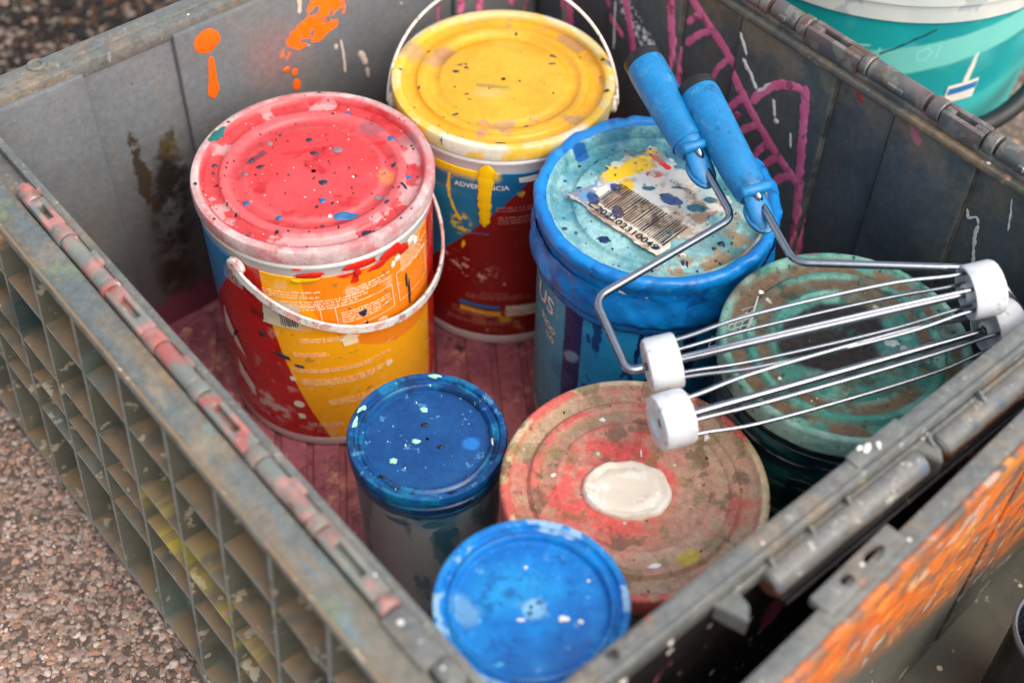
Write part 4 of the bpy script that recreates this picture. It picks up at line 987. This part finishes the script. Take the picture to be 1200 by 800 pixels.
# ---- teal-lidded pail under the rollers
teal = pail('paint_pail', 'paint pail with grimy green ringed lid underneath the two roller frames', (.4215, -.066), .0985, .26, None)
def mat_teal_lid(Rl):
    P = Paint('grimy green lid', (62, 132, 116), .38, bump=.00015, bscale=400)
    P.mix(P.noise(16, .4, .65, 5), (48, 112, 102), .8).mix(P.noise(26, .52, .68, 5), (118, 166, 148), .7)
    P.mix(P.AND(P.ring(.79*Rl, .92*Rl, .003), P.noise(30, .3, .48, 6)), (104, 78, 56), .95, rough=.8).mix(P.AND(P.ring(.60*Rl, .71*Rl, .003), P.noise(30, .3, .5, 6)), (100, 78, 58), .95, rough=.8)
    P.mix(P.noise(24, .52, .68, 6, .65), (96, 74, 56), .8, rough=.8).mix(P.AND(P.ring(.925*Rl, 2, .002), P.noise(14, .4, .6)), (136, 168, 154), .8)
    P.wob(.008, 40, 5).mix(P.ell((-.008, .008), .044, .034, 25, .10), (24, 20, 18), 1, rough=.75)
    P.mix(P.AND(P.ell((.01, -.02), .04, .014, 12, .4), P.noise(60, .4, .55)), (40, 28, 22), .9)
    P.wob(.004, 120).mix(P.ell((.034, .002), .012, .007, 20, .4), (60, 110, 110), .9).mix(P.ell((.036, .004), .006, .003), (176, 186, 176), .9)
    P.mix(P.dots(70, .2, .25), (196, 186, 170), .7).mix(P.dots(50, .18, .2), (30, 50, 40), .8)
    P.mix(P.noise(60, .62, .7, 5), (26, 64, 58), .7)
    return P.grit().done()
def mat_teal_body():
    P = Paint('green streaked pail side', (20, 58, 62), .35)
    P.mix(P.noise(30, .45, .6, 5, stretch=(.3, 2, 1)), (8, 30, 40), .9).mix(P.noise(40, .56, .64, 5, stretch=(.3, 2.2, 1)), (150, 160, 148), .8).mix(P.noise(30, .6, .66, 5, stretch=(.4, 2, 1)), (30, 110, 100), .8)
    return P.done()
M['teal_body'] = mat_teal_body()
labE, RfE = pail_body(teal, .26, M['teal_body'], .0925, base=M['teal_body'], taper=.007)
lp = lid_profile(.0955, .26, 'big'); lidE = round_part('lid', lp, mat_teal_lid(.0955), teal, seg=128); zfE = zprof(lp, .24)
plE = lambda vs: on_lid(vs, zfE)
spots(lidE, M['spot_white'], [(-.058, .052, .0024, .003, 30), (-.053, -.035, .002, .002, 0)]+scatter(30, .094, rn, .0003, .0009), plE, rn)
spots(lidE, M['spot_teal'], scatter(30, .094, rn, .001, .003), plE, rn)
# scrap of netted tape standing on the lid's left edge
M['scrap'] = flat('pale net tape', (196, 198, 192), .5)
def scrap(a, b_): return Vector((-.1015+.026*a+.006*b_, .004+.004*a+.010*b_, .236+.030*b_+.01*a))
nets = [tube([scrap(k/5, 0), scrap(k/5, .5), scrap(k/5, .45+.55*k/5)], .0004, 5) for k in range(6)]+[tube([scrap(max(0, (k/6-.45)/.55), k/6), scrap(.5+.25*max(0, (k/6-.45)), k/6), scrap(1, k/6)], .0004, 5) for k in range(7)]
nets.append(tube([scrap(1, 0), scrap(1.03, .6), scrap(1.0, 1.25)], [.0012, .0014, .0005], 6))
mesh('tape_scrap', *merge(nets), M['scrap'], teal)

# ---- brown-red-lidded pail in front
brown = pail('paint_pail', 'paint pail with muddy red ringed lid and a round white dried paint patch', (.231, -.0415), .1, .22, None)
def mat_brown_lid(Rl):
    P = Paint('muddy red lid', (192, 98, 84), .45, bump=.00015, bscale=400)
    P.mix(P.noise(18, .42, .62, 5), (190, 74, 66), .8).mix(P.noise(22, .44, .6, 6, .7), (182, 136, 114), .8)
    P.mix(P.AND(P.ring(.79*Rl, .92*Rl, .003), P.noise(16, .28, .5, 5)), (172, 148, 116), .9).mix(P.AND(P.ring(.60*Rl, .71*Rl, .003), P.noise(16, .3, .52, 5)), (164, 136, 106), .9)
    P.wob(.01, 40).mix(P.AND(P.half((1, -.35), .022, .02), P.noise(20, .25, .5)), (168, 138, 114), .75)
    P.mix(P.noise(30, .5, .66, 6, .7), (186, 104, 90), .7)
    P.mix(P.AND(P.ell((-.018, .0), .05, .042, 0, .1), P.noise(45, .42, .54, 6, .7)), (208, 80, 74), .85)
    P.plain().mix(P.ring(.935*Rl, 2, .0015), (198, 174, 138)).mix(P.AND(P.ring(.93*Rl, 2, .001), P.noise(20, .48, .54, 4)), (204, 82, 76), .9).mix(P.AND(P.ring(.93*Rl, 2, .001), P.noise(24, .6, .64, 4)), (180, 180, 120), .6)
    P.wob(.004, 90, 4).mix(P.noise(50, .6, .68, 5), (100, 84, 62), .7).mix(P.noise(36, .62, .68, 4), (116, 108, 66), .6)
    P.mix(P.seg((-.056, .0), (-.048, .042), .0022, .4), (178, 128, 110), .7).mix(P.seg((-.036, .02), (-.04, .042), .002, .4), (178, 128, 110), .7)
    P.mix(P.ell((.036, -.059), .009, .006, 20, .4), (180, 160, 40), .85).mix(P.dots(55, .14, .2), (150, 60, 56), .8).mix(P.dots(90, .14, .2), (70, 60, 46), .8)
    return P.grit().done()
P = Paint('dirty cream pail side', (170, 160, 136), .45); P.mix(P.noise(24, .45, .62, 5), (120, 104, 80), .8).mix(P.noise(30, .58, .64), (30, 86, 92), .7); M['brown_body'] = P.done()
labB, RfB = pail_body(brown, .22, M['brown_body'], .094, base=M['brown_body'], taper=.007)
lp = lid_profile(.0975, .22, 'big'); lidB = round_part('lid', lp, mat_brown_lid(.0975), brown, seg=128); zfB = zprof(lp, .2)
n = 48; prf = [(1, 0), (.985, .0016), (.93, .0028), (.85, .0026), (.78, .0014), (.7, .0017), (.62, .0026), (.5, .0018), (.25, .0022), (.05, .0018)]
vs, fs = lathe(prf, n, cap1=True)
def patch(v):
    a = math.atan2(v.x, -v.y); k = 1+.07*mnoise.noise((math.cos(a)*2, math.sin(a)*2, 1))+.035*mnoise.noise((math.cos(a)*9, math.sin(a)*9, 4)); x, y = v.x*.0325*k-.0055, v.y*.0255*k-.004
    return Vector((x, y, zfB(.03)+v.z*1.5*(1+.4*mnoise.noise((x*90, y*90, 7)))+.0005*mnoise.noise((x*150, y*150, 2))))
P = Paint('cracked white dried paint', (216, 204, 186), .4, coord='Object', bump=.0004, bscale=160); P.mix(P.noise(40, .45, .65, 5), (232, 226, 214), .8).mix(P.noise(60, .62, .7, 5), (206, 172, 150), .6); M['patch'] = P.done()
mesh('dried_paint_patch', [patch(v) for v in vs], fs, M['patch'], lidB, angle=60)
plB = lambda vs: on_lid(vs, zfB)
spots(lidB, M['spot_white'], [(-.0585, .0075, .0024, .0022, 0), (-.022, .06, .0026, .0026, 0), (.0117, -.066, .0055, .0028, 20), (.006, .03, .001, .004, 0), (.055, .045, .003, .003, 0)]+scatter(10, .09, rn, .0003, .0008), plB, rn)
spots(lidB, M['spot_mint'], [(-.026, .028, .002, .0022, 0), (-.008, -.032, .002, .0014, 0), (.03, .02, .0015, .001, 0)], plB, rn)
spots(lidB, M['spot_black'], scatter(24, .09, rn, .0004, .0014)+[(.03, .048, .003, .001, 30)], plB, rn)

# ---- two small blue-lidded cans
def mat_can_lid(Rl, a, b_, c):
    P = Paint('blue painted can lid', a, .32, bump=.00008, bscale=500)
    P.mix(P.noise(22, .4, .66, 5), b_, .8).mix(P.AND(P.ring(.79*Rl, 2, .002), P.noise(40, .46, .62, 5)), c, .75)
    return P
def can(loc, H, Rl, label, lid_mat, body_mat, taper=.004):
    t = thing('paint_can', label, 'paint can', (loc[0], loc[1], FZ), Z_, 'small cans with blue lids')
    Rb = Rl*.955; Rf = lambda z: Rb-taper*(1-z/H)
    round_part('body', [(Rf(0)-.004, 0), (Rf(0), .001), (Rf(0), .006), (Rf(.01)-.0006, .008), (Rf(H-.03), H-.028), (Rb+.0006, H-.026), (Rb+.0006, H-.022), (Rb-.001, H-.012)], body_mat, t, Rb, cap0=True)
    lp = lid_profile(Rl, H, 'can'); l = round_part('lid', lp, lid_mat, t, seg=112)
    return t, l, zprof(lp, H-.012), Rf
P = mat_can_lid(.061, (12, 74, 132), (8, 62, 120), (16, 114, 156)); P.wob(.004, 90, 4)
P.mix(P.AND(P.ring(.045, .062, .001), P.noise(60, .52, .62, 5)), (10, 44, 84), .8).mix(P.ell((.034, -.0035), .007, .006, 0, .3), (34, 120, 200), .8).mix(P.dots(150, .14, .35), (120, 170, 200), .7).mix(P.noise(80, .68, .72, 5), (90, 150, 190), .6)
mdl = P.grit(.15, .12).done()
P = Paint('cloudy grey can plastic', (228, 230, 226), .38); P.mix(P.noise(10, .4, .65, 4), (150, 204, 222), .9)
P.wob(.006, 50, 4).mix(P.AND(P.noise(22, .56, .68, 5, stretch=(1.4, .5, 1))), (70, 150, 176), .7).mix(P.half((-1, 0), .04, .02), (60, 130, 152), .5)
P.mix(P.OR(P.ell((.008, .163), .009, .005, 10), P.ell((-.02, .161), .012, .003), P.ell((.02, .145), .008, .006), P.seg((.012, .15), (.03, .08), .005, .4)), (60, 140, 168), .85).mix(P.half((0, 1), .17, .002), (14, 86, 132), .9)
mdb = P.done()
canD, lidD, zfD, RfD = can((.151, .1), .2, .061, 'small paint can with dark blue lid and cloudy grey side, behind the bright blue one', mdl, mdb)
plD = lambda vs: on_lid(vs, zfD)
spots(lidD, M['spot_mint'], [(-.0045, .028, .004, .003, -20), (-.0087, -.0028, .004, .0026, 0), (-.024, -.0219, .0034, .0034, 0), (-.0555, .009, .0018, .006, -10), (-.052, .022, .0016, .006, -40), (.002, .057, .006, .0018, 0), (-.001, .049, .001, .0008, 0)], plD, rn)
spots(lidD, M['spot_black'], [(-.003, .013, .0034, .0026, 10), (.0105, -.007, .0032, .0024, 10), (-.03, -.04, .004, .002, -20), (.022, -.052, .005, .002, 20)], plD, rn)
spots(lidD, M['spot_white'], scatter(16, .058, rn, .0003, .0008)+[(.0495, -.004, .001, .005, 10), (-.016, -.007, .0008, .0016, 0)], plD, rn)
P = mat_can_lid(.062, (8, 102, 178), (14, 128, 200), (36, 124, 184)); P.wob(.008, 50, 4)
P.mix(P.ell((-.012, .012), .022, .016, 0, .8), (36, 146, 204), .7).mix(P.ell((-.014, .009), .005, .004, 0, .6), (20, 84, 150), .8).mix(P.ell((.004, -.002), .008, .007, 0, .3), (130, 180, 214), .8).mix(P.ell((.002, -.005), .002, .002), (20, 84, 110), .8).mix(P.ell((.008, .002), .002, .002), (20, 84, 110), .8)
P.mix(P.ell((-.041, -.004), .007, .011, 20, .5), (120, 170, 200), .6).mix(P.AND(P.ring(.056, .07, .001), P.noise(30, .54, .62, 4)), (150, 184, 206), .8).mix(P.dots(70, .14, .3), (90, 190, 236), .7)
P.mix(P.noise(60, .58, .68, 6, .7), (10, 74, 140), .6).mix(P.noise(90, .64, .72, 6, .7), (110, 170, 206), .5)
canB, lidBB, zfBB, RfBB = can((.086, -.093), .28, .062, 'paint can with bright blue lid in the near corner of the crate', P.grit(.12, .1).done(), mdb, .008)
plBB = lambda vs: on_lid(vs, zfBB)
spots(lidBB, M['spot_white'], [(.02, -.0078, .0042, .0032, 0), (.0306, -.0092, .0022, .0018, 0), (-.004, .028, .0013, .0012, 0), (.036, .02, .0012, .0012, 0), (-.006, -.0095, .003, .0012, 0)], plBB, rn)
# ------------------------------------------------------------------ roller frames
def roller(label, cl, cr, grip0, grip1, wire, enter, phase, hookdir):
    """cl/cr outer ends of the cage axis, grip0 top end of the grip, grip1 its hooked end, wire the bent frame"""
    cl, cr = Vector(cl), Vector(cr); g0, g1 = Vector(grip0), Vector(grip1)
    t = thing('paint_roller_frame', label, 'roller frame', (cl.x, cl.y, cl.z), 0, 'wire roller frames lying across the lids')
    def put(name, shape, mat, angle=40, parent=None):
        o = mesh(name, shape[0], shape[1], mat, t, world=True, angle=angle)
        if parent: o.parent = parent
        return o
    # grip
    L_ = (g1-g0).length
    pr_ = [(.0125, .006), (.0158, .0062), (.0164, .012), (.0163, .03), (.0154, .06), (.0146, .09), (.0136, L_-.012), (.0130, L_-.004), (.011, L_), (.004, L_+.001)]
    vs, fs = lathe(pr_, 40, True, True); put('grip', (orient(vs, g0, g1), fs), M['grip'])
    vs, fs = lathe([(.006, -.004), (.0125, -.0035), (.0158, -.001), (.0164, .003), (.0160, .0066)], 40, True, True); put('end_cap', (orient(vs, g0, g1), fs), M['black_plastic'])
    # hooked guard: crossbar and shield round the wire
    ax = (g1-g0).normalized(); up = Vector((0, 0, 1)); up = (up-ax*up.dot(ax)).normalized(); sd = ax.cross(up)
    gb = g1+up*.010
    bar = tube([gb-sd*.0135, gb-sd*.012, gb+sd*.012, gb+sd*.0135], [.0025, .0042, .0042, .0025], 14)
    neck = [tube([g1-ax*.004+up*.004, g1+ax*.006+up*.0015, g1+ax*.018-up*.002, g1+ax*.028-up*.004], [.0085, .0098, .0100, .006], 16, flatten=(.45, tuple(up)))]
    vs, fs = lathe([(.002, -.0055), (.0085, -.005), (.0112, -.002), (.0112, .001), (.0085, .003), (.002, .0034)], 28, True, True)
    m3 = Matrix((sd, ax, up)).transposed()
    sh = ([g1+ax*.015-up*.005+m3 @ Vector((v.x*1.0, v.y*1.5, v.z)) for v in vs], fs)
    put('hook_guard', merge([bar]+neck+[sh]), M['grip'], 50)
    # frame wire and axle
    pts = bend([g1-ax*.01+up*.0075, g1+ax*.006+up*.0075]+[Vector(q) for q in wire], .011, 8)
    put('frame_wire', tube(pts, .0031, 14), M['wire'])
    c = (cr-cl).normalized(); Lc = (cr-cl).length
    put('axle', tube([cl+c*.004, cr-c*.004], .0030, 14), M['wire'])
    for a, b_ in ((cl, c), (cr, -c)):
        pc_ = [(.0036, .0035), (.008, .003), (.010, .0005), (.0170, 0), (.0194, .0012), (.0204, .004), (.0204, .0215), (.0196, .0235), (.0180, .0235), (.0174, .017), (.0075, .016), (.0068, .025), (.0045, .0255), (.0036, .022)]
        vs, fs = lathe(pc_, 44); put('end_disc', (orient(vs, a, a+b_), fs), M['cap_plastic'])
    e1 = (u2-c*u2.dot(c)).normalized(); e2 = c.cross(e1)
    for k in range(5):
        a = phase+k*math.pi*.4; dr_ = e1*math.cos(a)+e2*math.sin(a)
        q = [cl+c*.018+dr_*.0140, cl+c*.036+dr_*.0152, cl+c*.072+dr_*.0192, cl+c*(Lc*.5)+dr_*.0203, cr-c*.072+dr_*.0192, cr-c*.036+dr_*.0152, cr-c*.018+dr_*.0140]
        put('cage_wire', tube(spline(q, 6), .0015, 10), M['wire'])
    return t
roller('blue-handled wire roller frame whose bent arm enters the left end, upper of the two cages', (.2722, -.0014, .262), (.4935, -.1285, .304),
       (.4677, .2141, .312), (.4405, .122, .288), [(.4405, .1124, .284), (.4189, .0561, .278), (.2783, .0611, .277), (.2600, .0045, .2605), (.2755, -.0030, .2626)], 'l', .16, 1)
roller('blue-handled wire roller frame whose arm enters the right end, lower of the two cages', (.2440, -.0407, .258), (.5106, -.1437, .266),
       (.4763, .1599, .312), (.4415, .0585, .286), [(.4425, .051, .2845), (.4102, -.0125, .289), (.487, -.096, .301), (.5155, -.1110, .292), (.5225, -.1430, .268), (.506, -.1420, .266)], 'r', .5, -1)
# ------------------------------------------------------------------ second crate with orange paint, and the tub in it
RY = R(3.5)
c2 = thing('storage_crate', 'second grey plastic crate with orange paint smeared inside, standing against the first', 'crate', (.27, -.2135, GZ), RY)
def mat_orange():
    P = Paint('orange smeared crate plastic', (86, 88, 80), .42, bump=.0002, bscale=300)
    P.mix(P.noise(12, .4, .7, 5), (104, 101, 88), .6).mix(P.noise(40, .55, .7, 5), (84, 84, 80), .5)
    P.wob(.03, 14, 4)
    band = P.half((.5, 1), .205, .04)
    P.mix(P.AND(band, P.noise(20, .24, .46, 6, .7, stretch=(1, 1.3, 1))), (222, 116, 42), .92, rough=.45)
    P.mix(P.AND(band, P.noise(30, .48, .66, 6, .65, stretch=(1, 1.5, 1))), (190, 84, 26), .8).mix(P.AND(band, P.noise(30, .56, .66, 5)), (228, 146, 60), .8).mix(P.noise(30, .5, .62, 6, .72, stretch=(1, 1.15, 1)), (98, 96, 86), .75)
    P.mix(P.noise(40, .66, .7, 5), (196, 190, 176), .5).mix(P.AND(P.ell((-.14, .31), .03, .02, 0, .6), P.noise(30, .4, .6)), (190, 110, 180), .7)
    P.plain().mix(P.dots(60, .16, .2), (236, 220, 190), .8).mix(P.dots(40, .16, .12), (40, 110, 160), .8)
    return P.done()
M['orange'] = mat_orange()
def c2p(name, shape, mat, uv=None, parent=None):
    o = mesh(name, shape[0], shape[1], mat, c2, uv=uv)
    if parent: o.parent = parent
    return o
H2 = RZ-GZ; AX, BX, DY = -.25, .36, -.66
bw = c2p('back_wall', box((AX, -.016, .002), (BX, -.012, H2-.005), .0008), M['orange'], xz)
for a, b_ in ((-.24, -.115), (-.105, .158), (.168, .35)):
    c2p('panel', box((a, -.019, .01), (b_, -.0145, H2-.012), .002), M['orange'], xz, bw)
rm = c2p('rim', box((AX-.015, -.0195, H2-.012), (BX+.015, -.004, H2), .0022), M['rim'])
c2p('rim_ridge', box((AX-.015, -.0235, H2-.02), (BX+.015, -.019, H2+.001), .0014), M['orange'], xz, rm)
lp2 = c2p('latch_plate', box((-.078, -.0125, H2-.006), (-.002, .0035, H2+.002), .0015), M['rim'])
for x, w_ in ((-.052, 1.0), (-.026, 1.9)):
    vs, fs = lathe([(.0048, -.02), (.0048, .02)], 24, True, True); drill(lp2, ([Vector((v.x*w_+x, v.y*.85-.0045, v.z+H2)) for v in vs], fs))
c2p('floor', box((AX, DY, .001), (BX, -.012, .01), .001), M['orange'], xy)
c2p('side_wall', box((AX-.004, DY, .002), (AX, -.0125, H2-.004), .0008), M['orange'], yz)
c2p('side_wall', box((BX, DY, .002), (BX+.004, -.0125, H2-.004), .0008), M['orange'], yz)
c2p('front_wall', box((AX-.003, DY-.004, .002), (BX+.003, DY-.0005, H2-.004), .0008), M['orange'], xz)
c2p('rim', box((AX-.02, DY-.02, H2-.012), (AX-.003, -.022, H2-.0005), .002), M['rim'])
c2p('rim', box((BX+.003, DY-.02, H2-.012), (BX+.02, -.022, H2-.0005), .002), M['rim'])
c2p('rim', box((AX-.002, DY-.02, H2-.012), (BX+.002, DY-.003, H2-.0005), .002), M['rim'])

tub = thing('plastic_tub', 'round black plastic tub inside the orange-smeared crate', 'tub', (.438, -.306, GZ+.0105), Z_)
M['tub'] = Paint('black ribbed tub plastic', (34, 36, 40), .3, coord='Object').vary(.2, 60).done()
M['tub_rim'] = flat('grey tub rim', (96, 108, 118), .35)
vs, fs = lathe([(.028, .001), (.036, .002), (.0405, .128), (.0395, .128), (.0345, .006), (.002, .005)], 64, cap0=True, cap1=True); mesh('body', vs, fs, M['tub'], tub)
vs, fs = lathe([(.0406, .124), (.0425, .126), (.043, .130), (.0415, .132), (.0396, .1305), (.0394, .127)], 64); mesh('rim', vs, fs, M['tub_rim'], tub)
for k in range(7):
    rr = .0352+.0035*k/7; z = .02+.014*k; vs, fs = lathe([(rr, z-.0012), (rr-.0009, z), (rr, z+.0012)], 48); mesh('inner_rib', vs, fs, M['tub'], tub)

# ------------------------------------------------------------------ big teal bucket behind
bk = thing('paint_bucket', 'big white and turquoise paint bucket with black handle grip standing behind the crate', 'paint bucket', (.843, .259, GZ), Z_)
BR_ = .187; HB = .32
def mat_big():
    P = Paint('turquoise bucket print', (24, 168, 168), .35)
    P.mix(P.noise(8, .4, .65), (10, 146, 150), .7)
    P.wob(.001, 60).mix(P.AND(P.half((-.22, 1), .258, .002), P.half((.22, -1), -.290, .002)), (126, 214, 200), .9)
    P.mix(P.AND(P.half((1, 0), .0, .02), P.half((.2, -1), -.2, .004)), (60, 190, 184), .7)
    P.wob(.003, 60, 4).mix(P.OR(P.seg((.075, .275), (.073, .23), .002, .2, .0045)), (230, 228, 210)).mix(P.dots(30, .2, .25), (226, 232, 220), .9)
    P.mix(P.line([(.02, .309), (-.03, .277)], .0012), (30, 70, 80), .9)
    P.mix(P.AND(P.noise(30, .5, .8, 4), P.half((0, 1), .26, .02)), (110, 200, 195), .35)
    P.mix(P.OR(P.line([(-.036, .289), (-.046, .287), (-.05, .279), (-.045, .272), (-.037, .272)], .0012), P.line([(-.026, .287), (-.027, .275)], .001), P.line([(.018, .29), (.011, .284), (.012, .275), (.02, .275), (.024, .283), (.019, .29)], .0011), P.line([(.03, .29), (.03, .278)], .0011)), (140, 220, 212), .9)
    return P.done()
def mat_big_white():
    P = Paint('stained white bucket lid', (218, 220, 212), .38); P.mix(P.noise(8, .45, .65, 4), (196, 206, 200), .7).wob(.004, 60).mix(P.dots(26, .2, .3), (168, 120, 70), .7).mix(P.noise(30, .6, .66, 5), (150, 160, 170), .5).mix(P.dots(40, .18, .15), (60, 60, 64), .8)
    return P.done()
M['big_white'] = mat_big_white()
round_part('body', [(BR_-.03, 0), (BR_-.026, .002), (BR_-.003, HB-.001)], mat_big(), bk, BR_, cap0=True, seg=120)
round_part('collar', [(BR_-.004, HB-.002), (BR_, HB), (BR_+.001, HB+.018), (BR_+.004, HB+.02), (BR_+.004, HB+.027), (BR_+.0, HB+.03), (BR_-.002, HB+.034)], M['big_white'], bk, BR_, seg=120)
round_part('lid', [(BR_+.004, HB+.036), (BR_+.008, HB+.037), (BR_+.008, HB+.066), (BR_+.004, HB+.07), (BR_-.008, HB+.07), (BR_-.014, HB+.062), (BR_-.06, HB+.06), (.01, HB+.06)], M['big_white'], bk, seg=120, cap1=True)
Rb_ = lambda z: BR_-.003-.023*(1-z/HB)
print_on(bk, quad_grid([(.052, .218), (.085, .219), (.085, .243), (.052, .24)]), M['print_white'], Rb_, (0, 0), 0, 'label', .0008)
print_on(bk, quad_grid([(.054, .228), (.084, .231), (.084, .239), (.054, .236)]), M['print_blue'], Rb_, (0, 0), 0, 'print_stripe', .0012)
def bcy(a, rr, z): return Vector((rr*math.sin(a), -rr*math.cos(a), z))
path = [bcy(R(-12+a), BR_+.006+.006*math.sin(R(a*1.8)), .20-.0*a+.115*abs((a-38)/52)**2) for a in range(0, 104, 4)]
hw = mesh('handle', *tube(path, .0022, 10), M['wire'], bk)
gp = [bcy(R(a), BR_+.014, .2+.115*abs((a+12-38)/52)**2) for a in range(24, 54, 3)]
mesh('handle_grip', *tube(gp, [.0085]+[.0092]*(len(gp)-2)+[.0085], 16), M['black_plastic'], hw)
